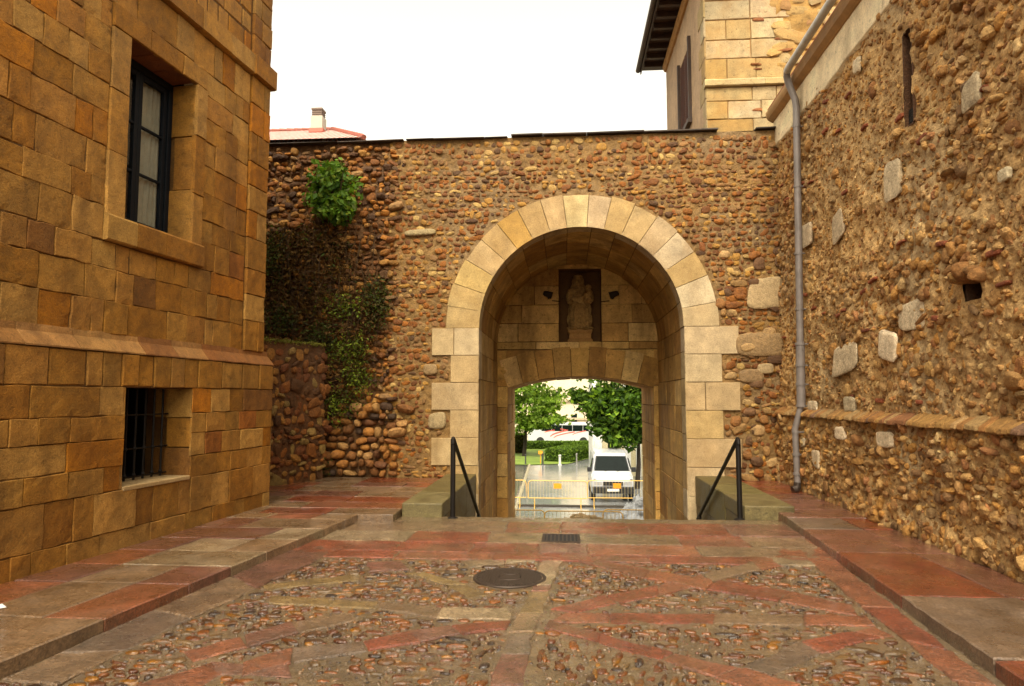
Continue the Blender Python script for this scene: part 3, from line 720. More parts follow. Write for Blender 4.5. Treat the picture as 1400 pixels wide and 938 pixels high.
# dark fittings either side of the niche
for (px, py, sgn, lab) in ((750, 404, 1, 'dark wall fitting on the left side of the statue niche'), (838, 404, -1, 'dark wall fitting on the right side of the statue niche')):
    q = onY(px, py, YB-.08)
    sp = thing('wall_spotlight', lab, 'spotlight', (q[0], YB-.0, q[2]), 'fittings beside the niche')
    a = Acc(); tube(a, [(q[0], YB, q[2]-.05), (q[0], YB-.12, q[2]-.05)], .03, (0, 0, 0), 8); tube(a, [(q[0], YB-.12, q[2]-.06), (q[0], YB-.12, q[2]+.02)], .015, (0, 0, 0), 8); tube(a, [(q[0]+.08*sgn, YB-.03, q[2]-.12), (q[0]+.28*sgn, YB-.03, q[2]-.14)], .012, (0, 0, 0), 6)
    a.build('bracket', M_FIT, sp)
    a = Acc(); tube(a, [(q[0]-.12*sgn, YB-.16, q[2]+.05), (q[0]-.08*sgn, YB-.15, q[2]+.04), (q[0]+.05*sgn, YB-.12, q[2]), (q[0]+.08*sgn, YB-.115, q[2]-.01)], [.045, .065, .08, .088], (0, 0, 0), 14)
    a.build('lamp_housing', M_FIT, sp, smooth=False)

# ================================================================== STEPS, WING WALLS, RAILS
YE = 9.1; SX0, SX1 = -1.62, 2.31
a = Acc(); r = np.random.default_rng(5)
for i in range(15):
    z = -.16*i; y = YE+.3*i
    w0 = SX0
    while w0 < SX1-.01:
        w1 = min(SX1, w0+r.uniform(.8, 1.4)); w1 = SX1 if SX1-w1 < .4 else w1
        if i < 1: box(a, (w0+.002, y-.34, z-.18), (w1-.002, y+.02, z+.008), pick([alb(140, 122, 74), alb(130, 108, 70), alb(150, 126, 84)], [1, 1, 1], 1, r)[0])
        else: box(a, (w0+.002, y-.01, z-.18), (w1-.002, y+.32, z), pick([alb(140, 118, 80), alb(126, 104, 70)], [1, 1], 1, r)[0])
        w0 = w1
stc = tag(a.build('staircase', M_WING, None, bevel=.012), 'stone steps leading down through the archway', 'staircase')
for nm, x0, x1, f0, lab in (('wing_wall', -2.165, SX0-.002, 9.06, 'low mossy stone parapet left of the steps'), ('wing_wall', SX1+.002, 2.945, 9.17, 'low mossy stone parapet right of the steps')):
    a = Acc(); y = f0; r = np.random.default_rng(int(x0*10)+40)
    while y < YW-.06:
        y1 = min(YW-.045, y+r.uniform(.9, 1.3)); y1 = YW-.045 if YW-y1 < .5 else y1
        box(a, (x0, y+.002, .0 if y == f0 else -.3), (x1, y1-.002, .2), pick([alb(150, 132, 76), alb(140, 118, 66), alb(160, 138, 86)], [1, 1, 1], 1, r, .1)[0]*.55)
        box(a, (x0+.012, y+.004, -2.4), (x1-.012, y1-.004, -.302 if y != f0 else -.002), alb(130, 108, 64)*.7)
        y = y1
    tag(a.build(nm, M_WING, None, bevel=.018), lab, 'parapet', 'parapets beside the steps')
def handrail(x, y0, z0, n, lab, drop=1.52, run=2.85):
    t = thing('handrail', lab, 'handrail', (x, y0, z0), 'black rails beside the steps')
    a = Acc(); tube(a, [(x, y0, z0), (x, y0, z0+1.04)], .034, (0, 0, 0), 12); a.build('post', M_BLACK, t)
    a = Acc(); lathe(a, (x, y0, z0), [(.001, .03), (.04, .03), (.075, .012), (.08, 0)], (0, 0, 0)); a.build('base_plate', M_BLACK, t)
    a = Acc(); p = [(x, y0-.03, z0+.98), (x, y0-.02, z0+1.03), (x, y0+.02, z0+1.045), (x, y0+.06, z0+1.02)]; m_ = n
    p += [(x, y0+.06+run*k/m_, z0+1.02-drop*k/m_) for k in range(1, m_+1)]
    tube(a, p, .027, (0, 0, 0), 12); a.build('rail', M_BLACK, t)
    yl, zl = y0+.06+run*.92, z0+1.02-drop*.92
    a = Acc(); tube(a, [(x, yl, zl), (x, yl, zl-.9)], .024, (0, 0, 0), 10); a.build('post', M_BLACK, t)
handrail(onz(620, 709, .0)[0], 9.02, .008, 5, 'black iron handrail at the left of the steps')
handrail(onz(1010, 711, .0)[0], 9.2, .008, 5, 'black iron handrail at the right of the steps')
handrail(-1.26, 16.9, -2.4, 3, 'lower iron handrail inside the passage, left jamb', .5, 1.0)
handrail(1.98, 16.9, -2.4, 3, 'lower iron handrail inside the passage, right jamb', .5, 1.0)

# ================================================================== PLAZA GROUND
Z0 = .03
g0 = frame((0, 0, 0), (1, 0, 0), (0, 1, 0), (0, 0, 1))
gf = frame((0, 0, Z0), (1, 0, 0), (0, 1, 0), (0, 0, 1))
KL0, KL1 = onz(0, 905, .12)[:2], onz(490, 703, .12)[:2]
KR1, KR0 = onz(1075, 707, .12)[:2], onz(1400, 930, .12)[:2]
def kx(K0, K1, y): return K0[0]+(K1[0]-K0[0])*(y-K0[1])/(K1[1]-K0[1])
a = Acc()
sheet(a, gf, lines(-6, 5, .04), np.concatenate([np.arange(-8, 2, .5), np.arange(2, 9.1, .04), [9.11]]), lambda U, V: .009*fbm(U*11, V*11, 5)+.006*fbm(U*1.1, V*1.1, 6)-.008, lambda U, V: np.clip(alb(146, 116, 76)*.70*(1+.22*fbm(U*1.5, V*1.5, 8)+.12*fbm(U*11, V*11, 9))[..., None], .003, .8))
ground = tag(a.build('ground', M_GROUND, None, smooth=True), 'wet mortar bed of the paved court', 'ground', kind='structure')
strips = []
RED, SAL, TAN, YELW, GREY, PINK, PALE = (q*.64 for q in (alb(164, 80, 50), alb(174, 102, 66), alb(166, 130, 92), alb(168, 134, 80), alb(142, 116, 90), alb(156, 100, 76), alb(196, 164, 120)))
def strip(upper, lower, cols):
    for i in range(len(upper)-1):
        P = [onz(*q, Z0)[:2] for q in (upper[i], upper[i+1], lower[i+1], lower[i])]
        strips.append((np.array(P), cols[i % len(cols)]))
strip([(672, 938), (684, 895), (697, 865), (709, 838), (722, 808), (727, 800), (743, 761)], [(716, 938), (722, 895), (731, 865), (741, 838), (750, 808), (752, 800), (774, 761)], [PINK, GREY, TAN, YELW, PINK, PALE])
strip([(660, 980), (672, 940)], [(711, 980), (716, 940)], [PINK])
strip([(752, 847), (820, 866), (920, 892), (1009, 913), (1100, 936)], [(745, 859), (815, 878), (904, 902), (977, 927), (1040, 950)], [RED, RED, SAL, SAL])
strip([(776, 838), (833, 838), (976, 839), (1100, 841), (1185, 842)], [(753, 850), (833, 852), (976, 852), (1100, 854), (1200, 856)], [SAL, RED, TAN, SAL])
strip([(752, 832), (830, 814), (901, 799), (961, 786), (1030, 768), (1095, 752)], [(784, 838), (846, 825), (898, 815), (971, 796), (1040, 779), (1108, 765)], [RED, RED, SAL, TAN, SAL])
strip([(800, 760), (890, 780), (980, 793), (1080, 808), (1165, 828)], [(790, 768), (880, 790), (965, 806), (1065, 822), (1172, 842)], [SAL, SAL, RED, SAL])
strip([(1062, 757), (1105, 765), (1178, 830), (1240, 877), (1305, 932), (1350, 975)], [(1085, 726), (1118, 745), (1225, 832), (1300, 890), (1365, 938), (1410, 975)], [SAL, SAL, RED, SAL, SAL])
strip([(1190, 856), (1165, 862), (1095, 877), (1015, 912), (995, 922)], [(1222, 870), (1207, 871), (1125, 893), (1051, 923), (1035, 938)], [SAL, RED, GREY, SAL])
strip([(556, 784), (610, 799), (641, 818)], [(580, 783), (640, 799), (670, 814)], [YELW])
strip([(370, 815), (450, 820), (517, 823), (603, 831), (700, 832)], [(370, 826), (450, 829), (514, 832), (597, 845), (698, 847)], [YELW, YELW, TAN, PALE])
strip([(697, 848), (620, 855), (559, 862), (495, 877), (400, 885), (330, 905)], [(690, 860), (630, 867), (575, 877), (505, 890), (400, 905), (330, 925)], [RED, PINK, RED, GREY, SAL])
strip([(360, 800), (420, 792), (494, 785)], [(366, 808), (424, 800), (492, 793)], [YELW])
strip([(502, 768), (549, 766)], [(505, 781), (560, 779)], [PINK])
strip([(635, 768), (690, 762), (742, 759)], [(640, 776), (690, 771), (740, 765)], [PALE])
strip([(250, 892), (330, 870), (400, 850), (480, 838)], [(265, 906), (340, 884), (410, 864), (490, 848)], [SAL, PINK, TAN])
strip([(180, 938), (290, 905), (395, 908)], [(250, 960), (300, 922), (400, 925)], [SAL, PINK])
strip([(80, 938), (170, 890), (262, 845), (350, 805), (452, 757)], [(0, 930), (80, 892), (205, 834), (312, 785), (430, 738)], [TAN, GREY, TAN, PINK])
# slab band in front of the steps
r = np.random.default_rng(31)
rows = [(6.72, 7.02), (7.02, 7.48), (7.48, 8.04), (8.04, 8.76)]
for (y0, y1) in rows:
    x = kx(KL0, KL1, (y0+y1)/2)
    xr = kx(KR0, KR1, (y0+y1)/2)
    while x < xr-.01:
        w = r.uniform(.5, 1.2); w = xr-x if xr-x-w < .35 else w
        c = [RED, RED*.85, SAL, TAN, PINK, PALE][r.choice(6, p=[.22, .16, .16, .18, .18, .10])]
        strips.append((np.array([(x, y0), (x+w, y0), (x+w, y1), (x, y1)]), c)); x += w
# cellar of polygons for the pebble test
def inpoly(P, x, y):
    s = False; n_ = len(P)
    for i in range(n_):
        x0, y0 = P[i]; x1, y1 = P[(i+1) % n_]
        if (y0 > y) != (y1 > y) and x < (x1-x0)*(y-y0)/(y1-y0)+x0: s = not s
    return s
def slab(acc, P, z, col, r, thick=.05, e=.006, jit=.006, zoff=0):
    """a stone slab: outline P (counter or clockwise), worn edge, gently uneven top made of a fine fan"""
    P = np.array(P, float); c = P.mean(0)
    out = []
    for i in range(len(P)):
        p, q = P[i], P[(i+1) % len(P)]; L = np.linalg.norm(q-p); k = max(1, int(L/.12))
        for j in range(k): out.append(p+(q-p)*j/k)
    out = np.array(out); d = c-out; ln = np.linalg.norm(d, axis=1)[:, None]
    o1 = out+d/ln*e+r.normal(0, jit, out.shape)*.6; o2 = o1+d/ln*.014
    n_ = len(out); s = int(r.integers(9999))
    zz = lambda Q: z+.003*vnoise(Q[:, 0]*4, Q[:, 1]*4, s)
    rings = [np.c_[o1, np.full(n_, z-thick)], np.c_[o1, zz(o1)-.008], np.c_[o2, zz(o2)]]
    for f in (.35, .7): 
        m_ = o2+(c-o2)*f; rings.append(np.c_[m_, zz(m_)])
    V = np.concatenate(rings+[np.array([[c[0], c[1], z]])])
    V[:, 2] += zoff
    F4 = [[a_*n_+i, a_*n_+(i+1) % n_, (a_+1)*n_+(i+1) % n_, (a_+1)*n_+i] for a_ in range(4) for i in range(n_)]
    # orientation
    area = np.sum(out[:, 0]*np.roll(out[:, 1], -1)-np.roll(out[:, 0], -1)*out[:, 1])
    if area < 0: F4 = [f[::-1] for f in F4]
    F3 = [[4*n_+i, 4*n_+(i+1) % n_, 5*n_] for i in range(n_)]
    if area < 0: F3 = [f[::-1] for f in F3]
    mt = np.clip(-.06+.6*fbm(V[:, 0]*2.2, V[:, 1]*2.2, s+7, 4), 0, .4)[:, None]
    cc = np.clip((np.asarray(col)*(1-mt)+(TAN*.6+GREY*.4)*mt)*(1+.16*fbm(V[:, 0]*3, V[:, 1]*3, s, 3))[:, None], .003, .8)
    acc.add(V, F4, cc)
    acc.F3.append(np.array(F3)+acc.n-len(V))
a = Acc(); r = np.random.default_rng(8)
for P, c in strips: slab(a, P, .004+r.uniform(-.003, .003), (c*.93+TAN*.07)*r.uniform(.86, 1.14), r, e=.003, jit=.014, zoff=Z0)
a.build('paving_slabs', M_SLAB, ground, smooth=False)
bbs = [(P[:, 0].min(), P[:, 0].max(), P[:, 1].min(), P[:, 1].max(), P) for P, c in strips]
MH = onz(697, 790, Z0); DG = onz(767, 737, Z0)
def okg(x, y, ha, hb):
    if y > 6.72 or x < kx(KL0, KL1, y)+.05 or x > kx(KR0, KR1, y)-.05: return False
    if np.hypot(x-MH[0], y-MH[1]) < .35: return False
    for (x0, x1, y0, y1, P) in bbs:
        if x0-.05 < x < x1+.05 and y0-.05 < y < y1+.05:
            if inpoly(P, x, y) or inpoly(P, x+ha, y) or inpoly(P, x-ha, y) or inpoly(P, x, y+hb) or inpoly(P, x, y-hb): return False
    return True
a = Acc()
U, V, A, B = rubble_rows(-3.3, 2.8, 1.6, 6.8, .068, .115, rng, okg, jit=.6, fill=(.32, .48), hv=.4)
dens = vnoise(U*1.3, V*1.3, 99); k = rng.uniform(0, 1, len(U)) < np.clip(1.0+dens*.6, .55, 1); U, V, A, B = U[k], V[k], A[k], B[k]
P_PEB = [q*.52 for q in (alb(168, 96, 28), alb(138, 74, 24), alb(186, 120, 36), alb(104, 68, 36), alb(76, 52, 34), alb(146, 110, 66), alb(148, 96, 48), alb(118, 68, 32))]
nr = np.where(U > .3, .0, .35)*vnoise(U*.9, V*.9, 12)+np.where((U > -.6) & (U < .9) & (V < 4.7), 1.2, 0)*(vnoise(U*2, V*2, 5) > -.4)
stones(a, gf, U, V, A, B, rng.uniform(.011, .017, len(U)), np.full(len(U), -.0095)+rng.uniform(-.003, .003, len(U)), pick(P_PEB, [3, 3, 1.3, 2, 1.6, 1.4, 2, 1], len(U), rng, .25), nr+rng.normal(0, .2, len(U)), rng, expo=1.05, lumpy=.14, zexpo=.55, jag=.015)
gx, gy = rng.uniform(-3.2, 2.7, 9000), rng.uniform(2.2, 6.7, 9000); k = np.array([okg(p, q, .01, .01) for p, q in zip(gx, gy)]); gx, gy = gx[k], gy[k]; m_ = len(gx)
aa = rng.uniform(.006, .018, m_); stones(a, gf, gx, gy, aa, aa*rng.uniform(.5, .9, m_), rng.uniform(.005, .010, m_), np.full(m_, -.007), pick(P_PEB+[GREY*1.0, TAN], [2, 2, 1, 2, 2, 3, 2, 1, 4, 4], m_, rng, .3), rng.uniform(0, 3, m_), rng, tmpl=ICO1, lumpy=.2)
a.build('cobbles', M_COB, ground, smooth=True)

# pavements (raised, with kerbs)
a = Acc(); r = np.random.default_rng(77); PZ = .12
PAL_L = [TAN*1.15, PINK*1.1, PALE*1.1, TAN*1.25, SAL*1.05, PALE, PINK, PALE*1.05]
KS = KL1-KL0; KSn = KS/np.linalg.norm(KS)
def facx(y): return LO[0]+(y-LO[1])*LU[0]/LU[1]
y = -6.0
while y < KL1[1]-.02:                                # left pavement between kerb and facade
    w = r.uniform(.5, .95); w = KL1[1]-y if KL1[1]-y-w < .3 else w
    xk0, xk1 = kx(KL0, KL1, y), kx(KL0, KL1, y+w); xf0, xf1 = facx(y), facx(y+w)
    # kerb stone strip
    cuts = [0]+([.3] if r.uniform() < .55 else [])+([.68] if r.uniform() < .7 else [])+[1.0]
    for p, q in zip(cuts[:-1], cuts[1:]):
        f = lambda t, s: (xk0+(xf0-.0-xk0)*t if s == 0 else xk1+(xf1-xk1)*t)
        s0 = r.uniform(-.08, .08) if 0 < p else 0
        slab(a, [(f(p, 0), y), (f(q, 0), y), (f(q, 1), y+w), (f(p, 1), y+w)], PZ+r.uniform(-.003, .003), PAL_L[r.integers(len(PAL_L))]*r.uniform(.85, 1.12), r, thick=.16)
    y += w
# terrace on the left, up to the wall
y = KL1[1]
while y < YW-.05:
    w = r.uniform(.42, .62); w = YW-.03-y if YW-y-w < .3 else w; x = -6.3
    while x < -2.17:
        ww = r.uniform(.6, 1.2); ww = -2.17-x if -2.17-x-ww < .4 else ww
        if not (y < LO[1]+.02 and x+ww < facx(y)): slab(a, [(x, y), (x+ww, y), (x+ww, y+w), (x, y+w)], PZ+r.uniform(-.003, .003), [PINK, SAL, TAN, RED*1.05, TAN][r.integers(5)]*r.uniform(.85, 1.1), r, thick=.16)
        x += ww
    y += w
sheet(a, g0, [-6.4, -2.17], [KL1[1]+.03, YW], nf(PZ-.03), cf(alb(90, 70, 48)))
tag(a.build('pavement', M_PAVE, None), 'raised slab pavement along the ochre building', 'pavement', kind='structure')
a = Acc(); RX = 3.79; y = -6.0; n_ = 0
while y < 8.8:
    w = r.uniform(.9, 1.6); w = 8.82-y if 8.82-y-w < .5 else w
    xk0, xk1 = kx(KR0, KR1, y), kx(KR0, KR1, y+w)
    m0 = r.uniform(.55, .7)
    base = [RED, RED*.95, SAL, RED, PINK, GREY*1.05][r.choice(6, p=[.35, .2, .15, .1, .1, .1])]
    if y < 4.6 < y+w: base = GREY*1.1
    slab(a, [(xk0, y), (xk0+(RX-xk0)*m0, y), (xk1+(RX-xk1)*m0, y+w), (xk1, y+w)], PZ+r.uniform(-.003, .003), base*r.uniform(.9, 1.08), r, thick=.16)
    slab(a, [(xk0+(RX-xk0)*m0, y), (RX, y), (RX, y+w), (xk1+(RX-xk1)*m0, y+w)], PZ+r.uniform(-.003, .003), [RED, SAL, PINK][r.integers(3)]*r.uniform(.9, 1.08), r, thick=.16)
    y += w
while y < YW-.05:
    w = r.uniform(.6, .9); w = YW-.03-y if YW-y-w < .4 else w
    x0 = 2.95 if y > 9.2 else KR1[0]
    slab(a, [(x0, y), (RX, y), (RX, y+w), (x0, y+w)], PZ+r.uniform(-.003, .003), [RED, SAL, PINK][r.integers(3)]*r.uniform(.9, 1.05), r, thick=.16); y += w
sheet(a, g0, [2.95, RX], [9.2, YW], nf(PZ-.03), cf(alb(90, 70, 48)))
tag(a.build('pavement', M_PAVE, None), 'raised reddish slab pavement along the rubble wall', 'pavement', kind='structure')
# manhole and drain
mh = thing('manhole_cover', 'round ribbed iron manhole cover set in the cobbles', 'manhole cover', (MH[0], MH[1], .006+Z0))
a = Acc(); lathe(a, (MH[0], MH[1], .006+Z0), [(0.285, -.02), (.287, .0), (.293, .003), (.315, .003), (.32, -.003), (.32, -.03)], (.03, .03, .03), 48); a.build('rim', M_CAST, mh)
a = Acc(); lathe(a, (MH[0], MH[1], .006+Z0), [(.001, .002), (.282, .000), (.284, -.02)], (.03, .03, .03), 48)
for k in range(-11, 12):
    x = k*.0242; h = math.sqrt(max(.27**2-x*x, 0))
    if abs(k) < 4: 
        for s in (-1, 1): box(a, (MH[0]+x-.008, MH[1]+(.12 if s > 0 else -h), .0062+Z0), (MH[0]+x+.008, MH[1]+(h if s > 0 else -.12), .011+Z0), (.03, .03, .03))
    else: box(a, (MH[0]+x-.008, MH[1]-h, .0062+Z0), (MH[0]+x+.008, MH[1]+h, .011+Z0), (.03, .03, .03))
lathe(a, (MH[0], MH[1], .006+Z0), [(.07, .0), (.075, .005), (.1, .005), (.105, .0)], (.03, .03, .03), 24)
a.build('cover', M_CAST, mh)
dg_ = thing('drain_grate', 'square iron drain grate in the slabs before the steps', 'drain', (DG[0], DG[1], .014+Z0))
a = Acc(); gw = .21
for lo, hi in (((-gw, -gw), (gw, -gw+.03)), ((-gw, gw-.03), (gw, gw)), ((-gw, -gw+.031), (-gw+.03, gw-.031)), ((gw-.03, -gw+.031), (gw, gw-.031))): box(a, (DG[0]+lo[0], DG[1]+lo[1], -.03+Z0), (DG[0]+hi[0], DG[1]+hi[1], .016+Z0), (.03, .03, .03))
a.build('frame', M_CAST, dg_)
a = Acc()
for k in range(8): box(a, (DG[0]-gw+.045+k*.044, DG[1]-gw+.032, -.02+Z0), (DG[0]-gw+.063+k*.044, DG[1]+gw-.032, .012+Z0), (.03, .03, .03))
a.build('grating', M_CAST, dg_)
a = Acc(); box(a, (DG[0]-gw+.031, DG[1]-gw+.031, .0065+Z0), (DG[0]+gw-.031, DG[1]+gw-.031, .0085+Z0), (.003, .003, .003)); a.build('pit_shade', M_DARK, dg_)  # thin near-black sheet, shade below the grating put into colour
q = onz(2, 831, PZ+.006)
a = Acc(); V = np.array([[q[0]-.06, q[1]-.02, PZ+.008], [q[0]+.01, q[1]-.04, PZ+.012], [q[0]+.03, q[1]+.01, PZ+.008], [q[0]-.04, q[1]+.05, PZ+.02], [q[0]-.015, q[1], PZ+.022]]); V2 = V-np.array([0, 0, .002])
a.add(np.concatenate([V, V2]), [[0, 1, 4], [1, 2, 4], [2, 3, 4], [3, 0, 4], [6, 5, 9], [7, 6, 9], [8, 7, 9], [5, 8, 9]], (.8, .8, .78)); tag(a.build('paper_scrap', plain('paper', (.8, .8, .78), .8), None), 'crumpled white paper scrap on the pavement', 'litter')

# ================================================================== LOW SIDE WALL (left)
A0, A1 = onz(370, 665, .12), onz(437, 655, .12); dd = (A1-A0)/np.linalg.norm(A1-A0); nrm = np.array([dd[1], -dd[0], 0])
ll = frame((A0[0], A0[1], 0), dd, (0, 0, 1), nrm)
a = Acc(); LTOP = lambda u: 2.58-.05*u
sheet(a, ll, lines(-1.6, 1.22, .06), lines(0, 2.55, .06), lambda U, V: .03*fbm(U*3, V*3, 3), lambda U, V: np.clip(alb(104, 66, 34)*(1+.3*fbm(U*3, V*3, 4))[..., None], .003, .8))
sheet(a, lambda U, V, N: ll(U, 2.55+np.asarray(N), -np.asarray(V)), lines(-1.6, 1.22, .06), lines(0, .5, .06), lambda U, V: .03*fbm(U*5, V*5, 9), lambda U, V: np.clip(alb(110, 88, 36)*(1+.3*fbm(U*6, V*6, 4))[..., None], .003, .8))
U, V, A, B = rubble_rows(-1.6, 1.2, .08, 2.5, .135, .17, rng, lambda u, v, x, y: v < 2.48, jit=.7, fill=(.34, .52), hv=.45)
stones(a, ll, U, V, A, B, rng.uniform(.03, .065, len(U)), .03*fbm(U*3, V*3, 3)-.01, pick([alb(146, 88, 40), alb(124, 70, 34), alb(160, 108, 50), alb(96, 60, 30), alb(150, 116, 62)], [3, 2, 2, 1.6, 1], len(U), rng), rng.normal(0, .3, len(U)), rng, expo=.7, lumpy=.25, jag=.04)
sw = tag(a.build('side_wall', M_RUBR, None, smooth=False), 'low rubble side wall with mossy top beside the ochre building', 'wall')
a = Acc(); rm = np.random.default_rng(3); n_ = 2600; um = rm.uniform(-.9, 1.2, n_); P = ll(um, 2.56+np.abs(rm.normal(0, .02, n_))-np.abs(rm.normal(0, .03, n_)), rm.uniform(-.25, .07, n_))
dm = rm.normal(size=(n_, 3)); dm[:, 2] += .6; dm /= np.linalg.norm(dm, axis=1)[:, None]; tm = np.cross(dm, rm.normal(size=(n_, 3))); tm /= np.linalg.norm(tm, axis=1)[:, None]; bm_ = np.cross(dm, tm)
V = np.stack([P-tm*.016, P+bm_*.012, P+tm*.016, P-bm_*.012], 1).reshape(-1, 3); i_ = np.arange(n_)*4
a.add(V, np.stack([i_, i_+1, i_+2, i_+3], 1), np.repeat(pick([(.15, .14, .015), (.11, .11, .014), (.18, .15, .03)], [1, 1, 1], n_, rm, .3), 4, axis=0)); a.build('moss', M_LEAF, sw)

# ================================================================== RIGHT BUILDING (rubble wall)
rb = thing('rubble_building', 'tall rubble walled building with ledge, plaster band and drainpipe', 'building', (3.8, 8, 0))
BO = .028
rl = frame((3.775, 12.6, 0), (-.016, -1, 0), (0, 0, 1), (-1, .016, 0))           # lower, proud part
ru = frame((3.835, 12.6, 0), (-.016, -1, 0), (.018, 0, 1), (-1, .016, .018))     # upper, battered
LZ = 1.33; RT = 6.2; SLU0, SLU1, SLZ0, SLZ1 = 5.27, 5.40, 4.62, 5.70
SLU = onpl(1247, 90, np.array([3.9, 0, 0]), np.array([1., 0, 0])); su = 12.6-SLU[1]
SLU0, SLU1 = su-.09, su+.09
HOL = onpl(1342, 397, np.array([3.85, 0, 0]), np.array([1., 0, 0])); hu, hz = 12.6-HOL[1], HOL[2]
a = Acc()
nu_ = lambda U, V: .045*fbm(U*1.7, V*1.7, 61)+.03*fbm(U*5, V*5, 62)+.016*fbm(U*14, V*14, 63)
def ruc(U, V):
    n_ = fbm(U*.8, V*.8, 66)[..., None]; f = fbm(U*8, V*8, 67)[..., None]
    g = np.clip(fbm(U*.6+9, V*.8, 68)*2, 0, 1)[..., None]
    return np.clip((alb(218, 172, 110)*(1-g)+alb(202, 168, 118)*g)*(1+.2*n_+.15*f), .003, .8)
def keepr(A, B): return ~((A > SLU0) & (A < SLU1) & (B > SLZ0) & (B < SLZ1)) & ~((np.abs(A-hu) < .13) & (np.abs(B-hz) < .09))
sheet(a, ru, lines(-.1, 9.4, .03, SLU0, SLU1, hu-.13, hu+.13), lines(LZ-.1, RT, .03, SLZ0, SLZ1, hz-.09, hz+.09), nu_, ruc, keepr)
nl = lambda U, V: .05*fbm(U*1.6, V*2, 71)+.03*fbm(U*5, V*5, 72)+.016*fbm(U*14, V*14, 73)
sheet(a, rl, lines(-.1, 9.4, .03), lines(-.05, LZ, .03), nl, ruc)
sheet(a, ru, [9.4, 19], [-.05, RT+.9], nf(0), cf(alb(150, 112, 68)))
P_RR = [q*1.14*.70+alb(196, 152, 96)*.32 for q in [alb(184, 126, 58), alb(164, 110, 54), alb(198, 152, 90), alb(144, 96, 52), alb(180, 134, 78), alb(154, 92, 46), alb(108, 74, 46), alb(210, 174, 114), alb(160, 98, 58), alb(172, 136, 88)]]
W_RR = [3, 2.6, 1.6, 1.4, 3, 1.4, .8, .4, .4, 1.8]
def okr(u, v, x, y):
    if SLU0-x < u < SLU1+x and SLZ0-y < v < SLZ1+y: return False
    if abs(u-hu) < .16+x*.6 and abs(v-hz) < .12+y*.6: return False
    return v > LZ+.05
U, V, A, B = rubble_rows(-.1, 9.4, LZ, RT, .098, .118, rng, okr, jit=.9, fill=(.28, .5), hv=.4)
k = rng.uniform(0, 1, len(U)) < np.clip(.85+.5*vnoise(U*1.1, V*1.1, 3), .35, 1); U, V, A, B = U[k], V[k], A[k], B[k]
big = np.clip(.75+.5*vnoise(U*.7+3, V*.7, 8)+.25*vnoise(U*2, V*2, 18), .5, 1.5)
stones(a, ru, U, V, A*big, B*big, rng.uniform(.018, .05, len(U))*big, nu_(U, V)-.006, pick(P_RR, W_RR, len(U), rng, .2), rng.normal(0, .45, len(U)), rng, expo=.85, lumpy=.24, jag=.04)
def chips(f_, nfun, z0, z1, N, amin, amax, okf, wt=W_RR):
    uc, vc = rng.uniform(0, 9.3, N), rng.uniform(z0, z1, N); k = np.array([okf(p, q, .03, .03) for p, q in zip(uc, vc)]); uc, vc = uc[k], vc[k]; m_ = len(uc)
    aa = rng.uniform(amin, amax, m_)
    stones(a, f_, uc, vc, aa, aa*rng.uniform(.5, .9, m_), aa*rng.uniform(.5, .9, m_), nfun(uc, vc)-.002, pick(P_RR, wt, m_, rng), rng.normal(0, .9, m_), rng, lumpy=.25, tmpl=ICO1, jag=.08)
chips(ru, nu_, LZ, RT, 6500, .01, .032, okr); chips(rl, nl, .02, LZ-.05, 2600, .012, .036, lambda *q: True)
uc, vc = rng.uniform(0, 9.3, 110), rng.uniform(LZ, RT, 110); k = np.array([okr(p, q, .15, .1) for p, q in zip(uc, vc)]); uc, vc = uc[k], vc[k]
stones(a, ru, uc, vc, rng.uniform(.06, .10, len(uc)), rng.uniform(.045, .07, len(uc)), rng.uniform(.03, .06, len(uc)), nu_(uc, vc)-.01, pick(P_RR, W_RR, len(uc), rng), rng.normal(0, .3, len(uc)), rng, lumpy=.24, tmpl=ICO3, jag=.02)
U, V, A, B = rubble_rows(-.1, 9.4, .08, LZ-.04, .105, .13, rng, lambda u, v, x, y: v < LZ-.06, jit=.8, fill=(.32, .52), hv=.35)
k = rng.uniform(0, 1, len(U)) < .8; U, V, A, B = U[k], V[k], A[k], B[k]
stones(a, rl, U, V, A, B, rng.uniform(.02, .055, len(U)), nl(U, V)-.006, pick(P_RR, W_RR, len(U), rng, .2), rng.normal(0, .3, len(U)), rng, expo=.8, lumpy=.24, jag=.04)
# thin brick pieces
N = 60; uc, vc = rng.uniform(.2, 9, N), rng.uniform(LZ+.1, RT, N); k = np.array([okr(p, q, .1, .03) for p, q in zip(uc, vc)]); uc, vc = uc[k], vc[k]
stones(a, ru, uc, vc, rng.uniform(.05, .11, len(uc)), rng.uniform(.016, .03, len(uc)), rng.uniform(.03, .05, len(uc)), nu_(uc, vc), pick([alb(160, 88, 56), alb(146, 82, 52)], [1, 1], len(uc), rng), rng.normal(0, .12, len(uc)), rng, expo=.45, lumpy=.05)
